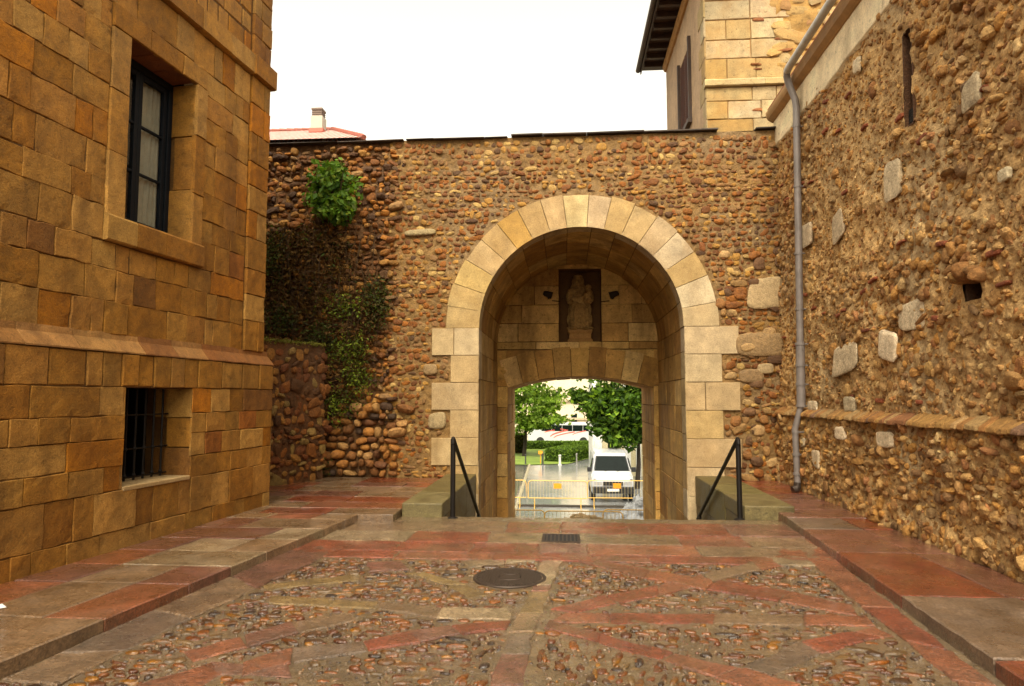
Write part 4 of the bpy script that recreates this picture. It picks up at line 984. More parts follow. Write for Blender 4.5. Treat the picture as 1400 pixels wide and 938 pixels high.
# pale blocks let into the wall, measured on the photograph
for (px, py, w, h) in ((1339, 130, 24, 52), (1230, 251, 20, 46), (1150, 308, 15, 34), (1103, 322, 9, 28), (1252, 432, 34, 46), (1161, 490, 38, 32), (1117, 556, 12, 16), (1169, 556, 14, 20), (1131, 628, 10, 28), (1168, 590, 12, 18), (1112, 605, 8, 12), (1174, 90, 8, 22), (1390, 240, 18, 20), (1226, 470, 22, 36), (1230, 600, 18, 20)):
    q = onpl(px, py, np.array([3.86, 0, 0]), np.array([1., 0, 0])); s = q[1]/F; uu = 12.6-q[1]; fore = 3.86/q[1]
    low = q[2] < LZ
    f_ = rl if low else ru
    stones(a, f_, np.array([uu]), np.array([q[2]]), np.array([min(w*s/2/fore*1.0, .34)]), np.array([h*s/2]), np.array([.028]), np.array([(nl if low else nu_)(np.array([uu]), np.array([q[2]]))[0]+.03]), pick([np.array([.60, .48, .31]), np.array([.52, .40, .25])], [1, 1], 1, rng, .05), np.array([rng.normal(0, .08)]), rng, expo=.45, lumpy=.16, tmpl=ICO3, jag=.012)
# slit: brick lined recess; putlog hole with a stone hood
def recess(u0, u1, z0, z1, dep, c, cb):
    fbox(a, ru, u0-.02, u0, z0, z1, -dep, -.0, c); fbox(a, ru, u1, u1+.02, z0, z1, -dep, -.0, c); fbox(a, ru, u0, u1, z1, z1+.02, -dep, 0, c); fbox(a, ru, u0, u1, z0-.02, z0, -dep, 0, c); fbox(a, ru, u0, u1, z0, z1, -dep-.02, -dep, cb)
recess(SLU0, SLU1, SLZ0, SLZ1, .22, alb(96, 62, 36), alb(70, 44, 26)); recess(hu-.13, hu+.13, hz-.09, hz+.09, .4, alb(90, 60, 36), alb(40, 26, 16))
fbox(a, ru, SLU0+.003, SLU1-.003, SLZ0+.003, SLZ0+.2, -.215, -.04, (.006, .005, .004))  # near-black block: darkness at the slit's foot put into colour
hk = np.array([-.17, -.07, .03, .12, .2]); stones(a, ru, hu+hk, hz+.13+np.array([.0, .03, .04, .03, -.01]), np.full(5, .06), np.array([.07, .08, .085, .07, .06]), np.full(5, .13), np.zeros(5), pick([alb(170, 124, 70), alb(150, 104, 58)], [1, 1], 5, rng), np.array([.5, .2, 0, -.2, -.5]), rng, lumpy=.2, tmpl=ICO3, jag=.015)
a.build('rubble_face', M_RUBR, rb, smooth=False)
# ledge of tilted tiles
a = Acc(); u = .1
while u < 9.4:
    w = rng.uniform(.07, .2); c = pick([alb(180, 132, 74), alb(170, 118, 66), alb(156, 104, 64), alb(186, 146, 92), alb(140, 104, 74)], [3, 2, 1, 1.5, .8], 1, rng, .08)[0]
    t = rng.uniform(-.012, .012); pr = rng.uniform(.04, .10)
    p = [(rl, pr+.005, LZ-.03+t), (rl, pr, LZ+.008+t)]
    V = [rl(u, LZ-.03+t, -.1), rl(u+w-.006, LZ-.03+t*.3, -.1), rl(u+w-.006, LZ-.035+t*.3, pr), rl(u, LZ-.035+t, pr), rl(u, LZ+.11+t, -.1), rl(u+w-.006, LZ+.11+t*.3, -.1), rl(u+w-.006, LZ+.01+t*.3, pr-.01), rl(u, LZ+.012+t, pr-.01)]
    hexa(a, V, c); u += w
a.build('ledge', M_RUBR, rb, bevel=.012)
# plaster band, cornice, roof, gutter
a = Acc()
sheet(a, ru, lines(-.1, 9.4, .08), lines(RT-.12, 6.8, .03), lambda U, V: .045+.006*fbm(U*4, V*4, 88)-np.where(V < RT-.0+.05*np.floor(2.5*fbm(U*1.2, 0*U, 81))/2, .12, 0), lambda U, V: np.clip(alb(240, 214, 166)*1.35*(1+.15*fbm(U*2, V*5, 83))[..., None], 0, .8))
a.build('plaster_band', M_PLAST, rb, smooth=True)
a = Acc(); prof = [(-.1, 6.70), (.07, 6.705), (.11, 6.73), (.15, 6.76), (.17, 6.80), (.18, 6.84), (.18, 6.89), (-.1, 6.90)]
moulding(a, ru, -.12, 9.4, prof, (1.5, 2.5), lambda u, v, r: alb(196, 134, 66)*r.uniform(.9, 1.1), 15)
a.build('cornice', M_TRIM, rb)
a = Acc(); V = [ru(-.12, 6.91, .14), ru(19, 6.91, .14), ru(19, 8.6, -4), ru(-.12, 8.6, -4), ru(-.12, 6.97, .14), ru(19, 6.97, .14), ru(19, 8.66, -4), ru(-.12, 8.66, -4)]
hexa(a, V, alb(150, 80, 52)); a.build('roof', plain('old_tiles', tuple(alb(150, 84, 56)), .8, var=.3, scale=9, bump=.5), rb)
a = Acc(); box(a, (4.0, -6, -.2), (8.2, 12.58, 6.88), alb(150, 112, 68)); a.build('inner_wall', M_RUBR, rb)
dp = Acc(); gz = 6.94; pipe_n = .27; PU = 1.46
p0 = [ru(8.5, gz+.02, pipe_n), ru(4, gz+.01, pipe_n), ru(1.62, gz, pipe_n), ru(1.5, gz-.02, pipe_n), ru(1.44, gz-.08, pipe_n-.01), ru(1.42, gz-.18, pipe_n-.04), ru(1.43, gz-.36, .17), ru(1.44, gz-.48, .13), ru(PU, gz-.62, .12), ru(PU, 5.2, .12), ru(PU, 2.45, .115)]
tube(dp, p0[3:], .055, (.5, .5, .5), 14)
gt = Acc(); tube(gt, p0[:4], .06, (.6, .6, .6), 14); gt.build('gutter', plain('pale_gutter_paint', (.42, .40, .36), .45, var=.2), rb, smooth=True)
tube(dp, [ru(PU, 2.45, .115), ru(PU, 1.46, .115)], .068, (.5, .5, .5), 14)
b0 = rl(PU-.01, .16, .11)
tube(dp, [ru(PU, 1.47, .115), rl(PU-.01, 1.1, .13), rl(PU-.01, .26, .12)], .048, (.5, .5, .5), 14)
pipe = dp.build('drainpipe', M_ZINC, rb, smooth=True)
for f_, z, rr_c, n_c, uu_c in [(ru, z, .078, .115, PU) for z in (2.44, 2.1, 1.8, 1.46)]+[(rl, z, .058, .125, PU-.01) for z in (1.05, .7, .4)]+[(ru, z, .063, .12, PU) for z in (6.0, 5.0, 3.9, 3.0)]:
    dp = Acc(); tube(dp, [f_(uu_c, z-.02, n_c), f_(uu_c, z+.02, n_c)], rr_c, (.4, .4, .4), 14); tube(dp, [f_(uu_c, z, n_c-.03), f_(uu_c, z, -.02)], .012, (.4, .4, .4), 6)
    dp.build('collar', M_ZINC, pipe)
dp = Acc(); tube(dp, [rl(PU-.01, .27, .12), rl(PU-.01, .2, .125), rl(PU, .165, .15), rl(PU+.01, .15, .2)], [.055, .06, .062, .06], (.03, .03, .03), 14); dp.build('outlet_shoe', M_CAST, pipe)

# ================================================================== TOWER BUILDING behind the wall
TX, TY = 2.84, 13.4
tb = thing('tower_building', 'pale stone tower with dark eaves and a shuttered window', 'building', (TX, TY, 0))
tf = frame((TX, TY, 0), (1, 0, 0), (0, 0, 1), (0, -1, 0)); tl = frame((TX, TY, 0), (0, 1, 0), (0, 0, 1), (-1, 0, 0))
P_TW = [alb(232, 200, 142), alb(222, 184, 118), alb(238, 208, 154), alb(214, 172, 104), alb(226, 190, 128)]
tcol = lambda u, v, r: pick(P_TW, [2, 2, 1.4, 1, 2], 1, r, .06)[0]*.66
a = Acc()
rects = []
rr_ = np.random.default_rng(22)
def quoin_rows(z0, z1):
    z = z0; i = 0
    while z < z1-.05:
        h = min(rr_.uniform(.36, .5), z1-z); h = z1-z if z1-z-h < .2 else h
        xq = (.9 if i % 2 else .42)
        cuts = [0, xq, xq+rr_.uniform(.45, .8), 1.55]
        for p, q in zip(cuts[:-1], cuts[1:]):
            rects.append((p, q, z, z+h))
        z += h; i += 1
quoin_rows(5.4, 7.74); quoin_rows(7.9, 10.7)
ashlar(a, tf, rects, tcol, rr_, gap=.005, bev=.012, depth=.04, vary=.012, rough=.005, cell=.07)
sheet(a, tf, lines(1.4, 5.2, .05), lines(5.4, 10.7, .05), lambda U, V: -.02+.05*fbm(U*1.6, V*1.6, 5)+.02*fbm(U*6, V*6, 6), lambda U, V: np.clip(alb(216, 168, 96)*.66*(1+.25*fbm(U*2, V*2, 7))[..., None], 0, .8))
sheet(a, tf, [0, 1.6], [-.1, 10.7], nf(-.03), cf(alb(170, 128, 78)))
U, V, A, B = rubble_rows(1.5, 3.4, 5.5, 10.6, .26, .36, rr_, lambda u, v, x, y: not (7.7 < v < 7.95), jit=.5, fill=(.4, .5))
stones(a, tf, U, V, A*.9, B*.9, rr_.uniform(.03, .05, len(U)), np.full(len(U), -.02), pick([alb(222, 180, 112), alb(214, 164, 92), alb(230, 196, 136), alb(196, 146, 92)], [2, 1.5, 1.5, .6], len(U), rr_)*.66, rr_.normal(0, .2, len(U)), rr_, expo=.6, lumpy=.25, jag=.03)
for (px, py, w, h) in ((1035, 27, 16, 5), (1066, 54, 14, 4), (1070, 69, 22, 4), (1033, 88, 14, 3), (1035, 94, 16, 3), (1040, 150, 28, 5)):
    q = onY(px, py, TY); s = TY/F
    stones(a, tf, np.array([q[0]-TX]), np.array([q[2]]), np.array([w*s/2]), np.array([h*s/2]), np.array([.05]), np.array([-.03]), pick([alb(176, 110, 68)*.75], [1], 1, rr_), np.array([0.]), rr_, expo=.6, lumpy=.2, jag=.05)
a.build('front_wall', M_TOWER, tb, smooth=False)
a = Acc(); moulding(a, tf, -.03, 5.2, [(-.1, 7.74), (.05, 7.745), (.07, 7.76), (.07, 7.86), (.03, 7.90), (-.1, 7.905)], (.6, 1.2), tcol, 4); a.build('string_course', M_TOWER, tb)
# left face: plaster with pale quoins
TD = 5.0; ES = 10.66
sh0, sh1 = onX(931, 120, TX), onX(944, 120, TX); su0, su1 = sh1[1]-TY, sh0[1]-TY
szt, szb = onX(938, 72, TX)[2], onX(938, 172, TX)[2]
a = Acc()
sheet(a, tl, lines(0.02, TD, .1, su0, su1), lines(5.0, ES, .1, szb, szt), lambda U, V: .008*fbm(U*3, V*3, 4), lambda U, V: np.clip(alb(200, 164, 122)*(1+.18*fbm(U*1.5, V*2, 6))[..., None], 0, .8), lambda A, B: inh(A, B, (su0, su1, szb, szt)))
z = 5.0; i = 0
while z < ES-.3:
    ashlar(a, tl, [(0, .35 if i % 2 else .6, z, z+.42)], tcol, rr_, prot=.012, depth=.02); z += .42; i += 1
fbox(a, tl, su0, su1, szb, szt, -.3, -.28, alb(70, 44, 30))
for (q0, q1) in ((su0-.02, su0), (su1, su1+.02)): fbox(a, tl, q0, q1, szb, szt, -.28, -.002, alb(160, 120, 84))
for (q0, q1) in ((szb-.02, szb), (szt, szt+.02)): fbox(a, tl, su0, su1, q0, q1, -.28, -.002, alb(160, 120, 84))
box(a, (TX+.06, TY+.06, -1), (6.4, TY+TD-.02, ES-.02), alb(170, 128, 90)); sheet(a, frame((TX, TY+TD, 0), (1, 0, 0), (0, 0, 1), (0, 1, 0)), [0, 4], [0, ES], nf(0), cf(alb(170, 128, 90)))
a.build('side_wall', M_PLAST, tb)
a = Acc(); fbox(a, tl, su0-.13, su0-.05, szb-.12, szt+.1, -.01, .07); fbox(a, tl, su1+.05, su1+.13, szb-.12, szt+.1, -.01, .07); fbox(a, tl, su0-.14, su1+.14, szb-.22, szb-.125, -.01, .1)
wn = a.build('window', M_WOOD, tb)
a = Acc(); m_ = (su0+su1)/2
for j in range(26):
    zz = szb+.03+j*(szt-szb-.06)/26
    for q0, q1 in ((su0+.03, m_-.02), (m_+.02, su1-.03)):
        V = [tl(q0, zz, -.08), tl(q1, zz, -.08), tl(q1, zz-.02, .02), tl(q0, zz-.02, .02), tl(q0, zz+.014, -.08), tl(q1, zz+.014, -.08), tl(q1, zz-.006, .02), tl(q0, zz-.006, .02)]; hexa(a, V, (.1, .05, .03))
for q0, q1 in ((su0, su0+.03), (m_-.02, m_+.02), (su1-.03, su1)): fbox(a, tl, q0, q1, szb, szt, -.07, .01)
a.build('shutter', plain('shutter_brown', tuple(alb(120, 70, 44)), .6, var=.25), wn)
# eaves: soffit boards, rafters, gutter edge, roof
a = Acc(); ox = .62
fbox(a, tl, -1.2, TD+.5, ES+.16, ES+.19, -.6, ox)
for j in range(13): fbox(a, tl, -1.0+j*.5, -.9+j*.5, ES+.02, ES+.158, -.2, ox-.04)
fbox(a, tl, -1.2, TD+.5, ES+.05, ES+.25, ox+.001, ox+.03)
a.build('eaves', M_WOOD, tb)
a = Acc(); V = []
tube(a, [tl(-1.3, ES+.16, ox+.09), tl(TD+.5, ES+.16, ox+.09)], .07, (.1, .1, .1), 10); a.build('gutter', M_WOOD, tb, smooth=True)
a = Acc(); hexa(a, [tl(-1.3, ES+.25, ox+.1), tl(TD+.6, ES+.25, ox+.1), tl(TD+.6, ES+1.4, -2), tl(-1.3, ES+1.4, -2), tl(-1.3, ES+.31, ox+.1), tl(TD+.6, ES+.31, ox+.1), tl(TD+.6, ES+1.46, -2), tl(-1.3, ES+1.46, -2)], alb(150, 80, 50)); a.build('roof', plain('tower_tiles', tuple(alb(150, 84, 56)), .8, var=.3), tb)
a = Acc(); moulding(a, tl, -.02, TD, [(-.05, ES-.16), (.05, ES-.15), (.1, ES-.06), (.11, ES-.01), (-.05, ES-.005)], (1, 2), lambda u, v, r: alb(190, 140, 84), 6); a.build('eaves_moulding', M_TOWER, tb)

# ================================================================== DISTANT RED ROOF HOUSE
HY = 30.0; pr = onY(455, 177, HY); rx1, rz = pr[0], pr[2]
dh = thing('red_roof_house', 'distant house with red tiled hip roof and white chimney', 'house', (rx1-5, HY, -2.7))
a = Acc(); rx0 = rx1-9; ez = rz-2.0
V = np.array([[rx0, HY, rz], [rx1, HY, rz], [rx1+2.7, HY-4, ez], [rx0-4, HY-4, ez], [rx1+2.7, HY+4, ez], [rx0-4, HY+4, ez]])
a.add(V, [[0, 3, 2, 1], [0, 1, 4, 5]], alb(240, 220, 200)); a.add(V, [[1, 2, 4], [0, 5, 3]], alb(240, 220, 200))
def tile_mat():
    m, nt, p = nodes('pale_roof_tiles'); tc = nt.nodes.new('ShaderNodeTexCoord').outputs['Object']
    w = nt.nodes.new('ShaderNodeTexWave'); w.inputs['Scale'].default_value = 1.3; w.bands_direction = 'X'; nt.links.new(tc, w.inputs[0])
    n_ = nnoise(nt, tc, 5, 5)
    c = mul(nt, tuple(alb(222, 190, 170)), tuple(alb(200, 110, 80)), mrange(nt, w.outputs['Fac'], .3, .7, 0, .9), 'MIX'); c = mul(nt, c, mrange(nt, n_, .3, .7, .75, 1.2))
    nt.links.new(c, p.inputs['Base Color']); p.inputs['Roughness'].default_value = .5
    b = nt.nodes.new('ShaderNodeBump'); b.inputs['Distance'].default_value = .06; nt.links.new(w.outputs['Fac'], b.inputs['Height']); nt.links.new(b.outputs[0], p.inputs['Normal'])
    return m
rf_ = a.build('roof', tile_mat(), dh)
a = Acc()
for p, q in ((V[0], V[1]), (V[1], V[2]), (V[1], V[4])):
    n_ = int(np.linalg.norm(q-p)/.35)
    for j in range(n_): tube(a, [p+(q-p)*j/n_, p+(q-p)*(j+1.08)/n_], [.13, .10], (.3, .1, .05), 8)
a.build('ridge_tiles', plain('red_ridge', tuple(alb(190, 100, 74)*.7), .6, var=.3), rf_)
a = Acc(); box(a, (rx0-3.4, HY-3.5, -2.7), (rx1+2.2, HY+3.5, ez+.0), alb(226, 206, 170)); a.build('wall', M_PLAST, dh)
c0, c1 = onY(424.5, 165, HY-1.2), onY(440.5, 165, HY-1.2); ct = onY(432, 158, HY-1.2)[2]; ctop = onY(432, 147, HY-1.2)[2]
a = Acc(); w_ = c1[0]-c0[0]; box(a, (c0[0]-.0, HY-1.2, rz-1.2), (c1[0]+.0, HY-1.2+w_, ct), (.8, .8, .78)); ch = a.build('chimney', plain('white_chimney', (.42, .38, .30), .7, var=.08), dh)
a = Acc(); box(a, (c0[0]+.05, HY-1.15, ct+.001), (c1[0]-.05, HY-1.25+w_, ctop-.08), (.1, .1, .1)); box(a, (c0[0]+.02, HY-1.19, ctop-.079), (c1[0]-.02, HY-1.21+w_, ctop), (.1, .1, .1))
for j in (.3, .55, .8): box(a, (c0[0]+.03, HY-1.17, ct+(ctop-ct)*j-.03), (c1[0]-.03, HY-1.23+w_, ct+(ctop-ct)*j+.0), (.1, .1, .1))
a.build('chimney_cap', plain('cap_brown', tuple(alb(130, 106, 86)), .7), ch)
a = Acc(); box(a, (c0[0]-.05, HY-1.26, rz-.6), (c1[0]+.05, HY-1.14+w_, rz-.42), (.3, .1, .05)); a.build('chimney_flashing', plain('flashing_red', tuple(alb(206, 110, 84)), .6), ch)

# ================================================================== PLANTS
def leaves(acc, P, size, cols, r, up_bias=.3, long=1.6, nrm=None):
    N = len(P); d = r.normal(size=(N, 3)); d[:, 2] += up_bias
    if nrm is not None: d += nrm
    d /= np.linalg.norm(d, axis=1)[:, None]; t = np.cross(d, r.normal(size=(N, 3))); t /= np.linalg.norm(t, axis=1)[:, None]; b = np.cross(d, t)
    s = size*r.uniform(.6, 1.3, N)
    p0 = P-t*(s*long/2)[:, None]; p2 = P+t*(s*long/2)[:, None]; p1 = P+b*(s/2)[:, None]+d*(s*.15)[:, None]; p3 = P-b*(s/2)[:, None]+d*(s*.15)[:, None]
    V = np.stack([p0, p1, p2, p3], 1).reshape(-1, 3); i = np.arange(N)*4
    Fs = np.concatenate([np.stack([i, i+1, i+2], 1), np.stack([i, i+2, i+3], 1)])
    acc.add(V, Fs, np.repeat(cols, 4, axis=0))
def cloud(c, rad, N, r, shell=.5):
    d = r.normal(size=(N, 3)); d /= np.linalg.norm(d, axis=1)[:, None]
    return np.array(c)+d*np.array(rad)*(r.uniform(shell, 1, N)**.6)[:, None]
G_BR = [(.09, .17, .015), (.13, .22, .02), (.05, .11, .012), (.17, .24, .03)]
G_DK = [(.045, .060, .009), (.065, .08, .011), (.035, .030, .008), (.08, .06, .014)]
G_MID = [(.13, .18, .014), (.20, .24, .02), (.055, .075, .010), (.08, .06, .014)]
BRN = [(.11, .052, .014), (.075, .036, .010), (.15, .08, .022), (.05, .026, .009)]
r = np.random.default_rng(64)
YP = YW-.22
q = onY(456, 262, YP)
fb = thing('fig_bush', 'bright green bush growing out of the wall top left of the arch', 'bush', (q[0], YW-.05, q[2]))
a = Acc()
for (px, py, w, h, n_) in ((448, 240, 30, 20, 300), (462, 262, 28, 26, 360), (440, 262, 24, 24, 260), (472, 282, 18, 18, 160), (445, 284, 24, 14, 200), (462, 298, 20, 10, 90)):
    c = onY(px, py, YP); s = YP/F
    n_ = int(n_*.8); leaves(a, np.repeat(cloud(c, (w*s*.98, .22, h*s*1.05), n_//9+1, r, .1), 9, axis=0)[:n_]+r.normal(0, .065, (n_, 3)), .085, pick(G_BR, [2, 2, 2, 1], n_, r, .25), r, .5, nrm=np.array([0, -.7, 0]))
for k in range(16):
    d_ = np.array([r.normal(0, .75), -abs(r.normal(0, .3)), r.uniform(-1.1, .9)]); d_ /= np.linalg.norm(d_); L_ = r.uniform(.42, .72); n_ = 16
    P = np.array([q[0]+.05, YP, q[2]])+d_*np.linspace(.25, L_, n_)[:, None]+r.normal(0, .035, (n_, 3)); P[:, 1] = np.minimum(P[:, 1], YW-.05)
    leaves(a, P, .07, pick(G_BR+G_MID, [2, 2, 2, 1, 1, 1, 1, 1], n_, r, .25), r, .4)
a.build('leaves', M_LEAF, fb)
a = Acc()
for k in range(9):
    e_ = np.array([q[0]+r.uniform(-.35, .35), YP-r.uniform(0, .15), q[2]+r.uniform(-.1, .4)]); b_ = np.array([q[0]+.05, YW+.02, q[2]-.45]); tube(a, [b_, (b_+e_)/2+np.array([0, -.1, -.05]), e_], [.02, .014, .006], (.05, .03, .015), 6)
a.build('stem', M_DRY, fb)
cr = thing('dry_creeper', 'brown matted creeper hanging down the old wall below the green bush', 'creeper', (onY(420, 450, YW)[0], YW-.02, .3))
a = Acc()
for (px, py, w, h, n_) in ((395, 360, 40, 42, 1500), (430, 330, 42, 26, 700), (385, 415, 34, 34, 1000), (455, 365, 34, 50, 900), (430, 420, 40, 40, 900), (375, 330, 22, 20, 250), (480, 470, 30, 50, 700), (460, 540, 34, 40, 500), (505, 420, 22, 40, 400)):
    c = onY(px, py, YW-.08); s = YW/F
    n_ = int(n_*.9); P = cloud(c, (w*s*1.3, .06, h*s*1.3), n_, r, .02); P += r.normal(0, .05, P.shape); P[:, 1] = np.minimum(P[:, 1], YW-.01)
    leaves(a, P, .036, pick(BRN+G_DK, [3, 3, 1.8, 1.5, .3, .3, .2, .4], n_, r, .3), r, -.6, 2.6)
a.build('leaves', M_DRY, cr)
a = Acc()
for k in range(70):
    px, py = r.uniform(372, 520), r.uniform(290, 430); b_ = onY(px, py, YW-.06); L = r.uniform(.4, 1.2); dx = r.normal(0, .12)
    tube(a, [b_, b_+np.array([dx*.4, -.08, -L*.4]), b_+np.array([dx, -.05-r.uniform(0, .08), -L])], [.007, .006, .003], np.array([.07, .04, .018])*r.uniform(.4, 1.4), 5)
a.build('stem', M_DRY, cr)
tufts = [(472, 411, 34, 7, 'bright mossy tuft on the old wall level with the arch springing', G_MID), (516, 404, 16, 34, 'dark ivied tuft along the seam of the old wall', G_DK), (478, 470, 26, 16, 'green fern tuft low on the old wall beside the side wall', G_MID), (460, 545, 26, 12, 'small green tuft just above the bulging bottom stones', G_MID),
         (488, 508, 22, 12, 'small green tuft in the middle of the lower old wall', G_MID), (376, 345, 14, 28, 'dark tuft beside the corner of the ochre building', G_DK), (385, 430, 22, 16, 'dark tuft above the mossy side wall top', G_DK), (440, 455, 24, 18, 'dark leafy tuft beside the end of the side wall', G_DK), (430, 630, 14, 10, 'green weed at the foot of the bulging stones', G_DK)]
for (px, py, w, h, lab, pal) in tufts:
    c = onY(px, py, YW-.1); s = YW/F; n_ = int(w*h*1.5)+160
    a = Acc(); P = np.repeat(cloud(c, (w*s*1.1, .10, h*s*1.25), n_//14+1, r, .05), 14, axis=0)[:n_]+r.normal(0, .085, (n_, 3)); P[:, 2] -= np.abs(r.normal(0, .16, n_)); P[:, 1] = np.minimum(P[:, 1], YW-.03); leaves(a, P, .030, pick(pal, [1]*len(pal), n_, r, .3), r, .4, 2.2, nrm=np.array([0, -.5, 0]))
    for k in range(10): tube(a, [np.array([c[0]+r.normal(0, w*s*.3), YW+.02, c[2]-h*s*.3]), P[r.integers(n_)]], .004, (.05, .035, .015), 4)
    tag(a.build('wall_plant', M_LEAF, None), lab, 'wall_plant', 'tufts growing on the old wall')  # mixed wall tufts: moss, fern and weed as well as climbers

# ================================================================== BEYOND THE GATE
GZ = -2.7
a = Acc()
sheet(a, g0, [-260, -3.3, -1.4, 2.2, 4.2, 260], [12.75, 18.75, 40, 120, 500], nf(GZ-.02), cf(alb(150, 136, 112)), lambda A, B: ~((A > -1.4) & (A < 2.2) & (B < 18.7)))
tag(a.build('terrain', M_GROUND, None), 'ground beyond the gate', 'ground', kind='structure')
a = Acc(); box(a, (-1.55, 13.62, -3), (2.25, 17.0, -2.4), alb(150, 128, 90)); box(a, (-1.55, 17.0, -3), (2.25, 17.3, -2.55), alb(150, 128, 90)); box(a, (-1.34, 17.3, -3), (2.06, 19.0, -2.7), alb(150, 128, 90))
tag(a.build('passage_floor', M_SLAB, None), 'stone floor of the gate passage', 'floor', kind='structure')
def gpoly(name, pts, z, col, mat, lab, cat, zz=None):
    a = Acc(); P = [onz(px, py, z) for px, py in pts]; a.ngon(np.array(P), col, [list(range(len(P)))]); return tag(a.build(name, mat, None), lab, cat, kind='structure')
M_ROAD = stone_mat('wet_concrete', rough=(.07, .22), fine=6, mid=.6, var=(.9, 1.06), finevar=(.95, 1.05), bump=.02, spec=.5)
M_GRASS = plain('lawn_green', (.15, .22, .025), .8, var=.35, scale=1.2, bump=.6)
a = Acc()
LE0, LE1 = onz(699, 716, GZ), onz(724, 636, GZ); LE2 = onz(776, 635, GZ); LE3 = onz(813, 625, GZ)
a.ngon(np.array([(LE0[0], 18.9, GZ), (14, 18.9, GZ), (14, LE3[1], GZ), LE3, LE2, LE1]), (.23, .235, .235), [[0, 1, 2, 3, 4, 5]])
tag(a.build('road', M_ROAD, None), 'pale wet concrete road beyond the gate', 'road', kind='structure')
a = Acc(); a.ngon(np.array([(-9, 18.9, GZ+.004), (LE0[0]-.1, 18.9, GZ+.004), (LE1[0]-.15, LE1[1], GZ+.004), (-9, LE1[1], GZ+.004)]), (.09, .095, .08), [[0, 1, 2, 3]])
tag(a.build('path', M_ROAD, None), 'dark wet path beside the pale road', 'path', kind='structure')
a = Acc(); tube(a, [LE0+[0, 0, .03], LE1+[0, 0, .03]], .07, (.6, .55, .4), 4); tag(a.build('kerb', stone_mat('kerb_stone', base=tuple(alb(206, 190, 150))), None), 'pale kerb between the road and the dark path', 'kerb', kind='structure')
a = Acc(); a.ngon(np.array([(-14, LE1[1]+.05, GZ+.03), LE1+[0, .05, .03], LE2+[0, .05, .03], LE3+[0, .05, .03], (LE3[0]+2, 66, GZ+.05), (-14, 66, GZ+.05)]), (.1, .17, .02), [[0, 1, 2, 3, 4, 5]])
tag(a.build('lawn', M_GRASS, None), 'green lawn beyond the road', 'lawn', kind='structure')
# hedges
def hedge(p, q, wid, h, lab, n_):
    a = Acc(); d = np.array(q)-np.array(p); L = np.linalg.norm(d); d = d/L; nn_ = np.array([-d[1], d[0], 0]); hf = frame(p, d, nn_, (0, 0, 1)); c = (.04, .075, .012)
    us = np.linspace(0, L, int(L/.25)+2)
    prof = [(0, 0), (0, h*.5), (.02, h*.95), (wid*.2, h), (wid*.8, h), (wid-.02, h*.95), (wid, 0)]
    V = np.array([hf(u, y+.05*vnoise(u*3, z*3+y, 3), z+.04*vnoise(u*3, y*4, 4)) for u in us for (y, z) in prof]); K = len(prof)
    a.add(V, [[i*K+k, (i+1)*K+k, (i+1)*K+k+1, i*K+k+1] for i in range(len(us)-1) for k in range(K-1)], c); a.ngon(V[:K], c, [list(range(K))]); a.ngon(V[-K:], c, [list(range(K))])
    u = r.uniform(0, L, n_); s = r.uniform(0, 2*h+wid, n_)
    y = np.where(s < h, -.02, np.where(s < h+wid, s-h, wid+.02)); z = np.where(s < h, s, np.where(s < h+wid, h+.02, 2*h+wid-s))
    P = hf(u, y, z)+r.normal(0, .03, (n_, 3))
    kk = r.uniform(0, 1, n_) < .16; u = np.where(kk, np.where(r.uniform(0, 1, n_) < .5, -.03, L+.03), u); y = np.where(kk, r.uniform(0, wid, n_), y); z = np.where(kk, r.uniform(0, h, n_), z); P = hf(u, y, z)+r.normal(0, .03, (n_, 3))
    cols = pick([(.09, .16, .015), (.13, .21, .02), (.05, .09, .01)], [1, 1, 1], n_, r, .3)
    leaves(a, P, .11, cols, r, .6)
    tag(a.build('hedge', M_LEAF, None), lab, 'hedge')
hp0, hp1 = onz(781, 633, GZ), onz(814, 624, GZ)
hedge(hp0+[0, .3, 0], hp1+[0, .3, 0], 1.8, .80, 'near trimmed hedge at the edge of the lawn', 5200)
hq0, hq1 = onz(708, 614.5, GZ), onz(812, 614.5, GZ)
hedge(hq0, hq1, 1.2, .55, 'long far trimmed hedge across the back of the lawn', 6000)
# bollards and sign on the lawn edge
for (px, t, b, w, col, lab) in ((718.6, 621, 635, .06, (.05, .05, .05), 'leftmost dark slim bollard at the lawn edge'), (742, 620, 635.5, .07, (.04, .04, .04), 'dark slim bollard under the orange marker'), (765.5, 622, 636, .10, (.6, .6, .55), 'pale bollard in front of the near hedge'), (788.5, 620, 636.5, .06, (.25, .25, .22), 'rightmost thin bollard with pale cap before the near hedge')):
    q = onz(px, b, GZ); h = (b-t)*q[1]/F
    a = Acc(); lathe(a, q, [(w*1.3, 0), (w*1.3, .05), (w*.8, .07), (w*.7, h*.85), (w*.95, h*.88), (w*.95, h*.96), (w*.4, h), (.001, h)], col, 10)
    tag(a.build('bollard', plain('bollard_paint', col, .5), None), lab, 'bollard', 'bollards along the lawn edge')
q = onz(739, 634, GZ); a = Acc(); zq = EYE-75*q[1]/F; box(a, (q[0]-.13, q[1]-.03, zq-.1), (q[0]+.13, q[1]-.0, zq+.12), (.8, .3, .05)); tube(a, [(q[0], q[1]+.02, GZ), (q[0], q[1]+.02, zq)], .02, (.3, .3, .3), 6)
tag(a.build('marker_sign', M_ORANGE, None), 'small orange marker sign at the lawn edge', 'sign')

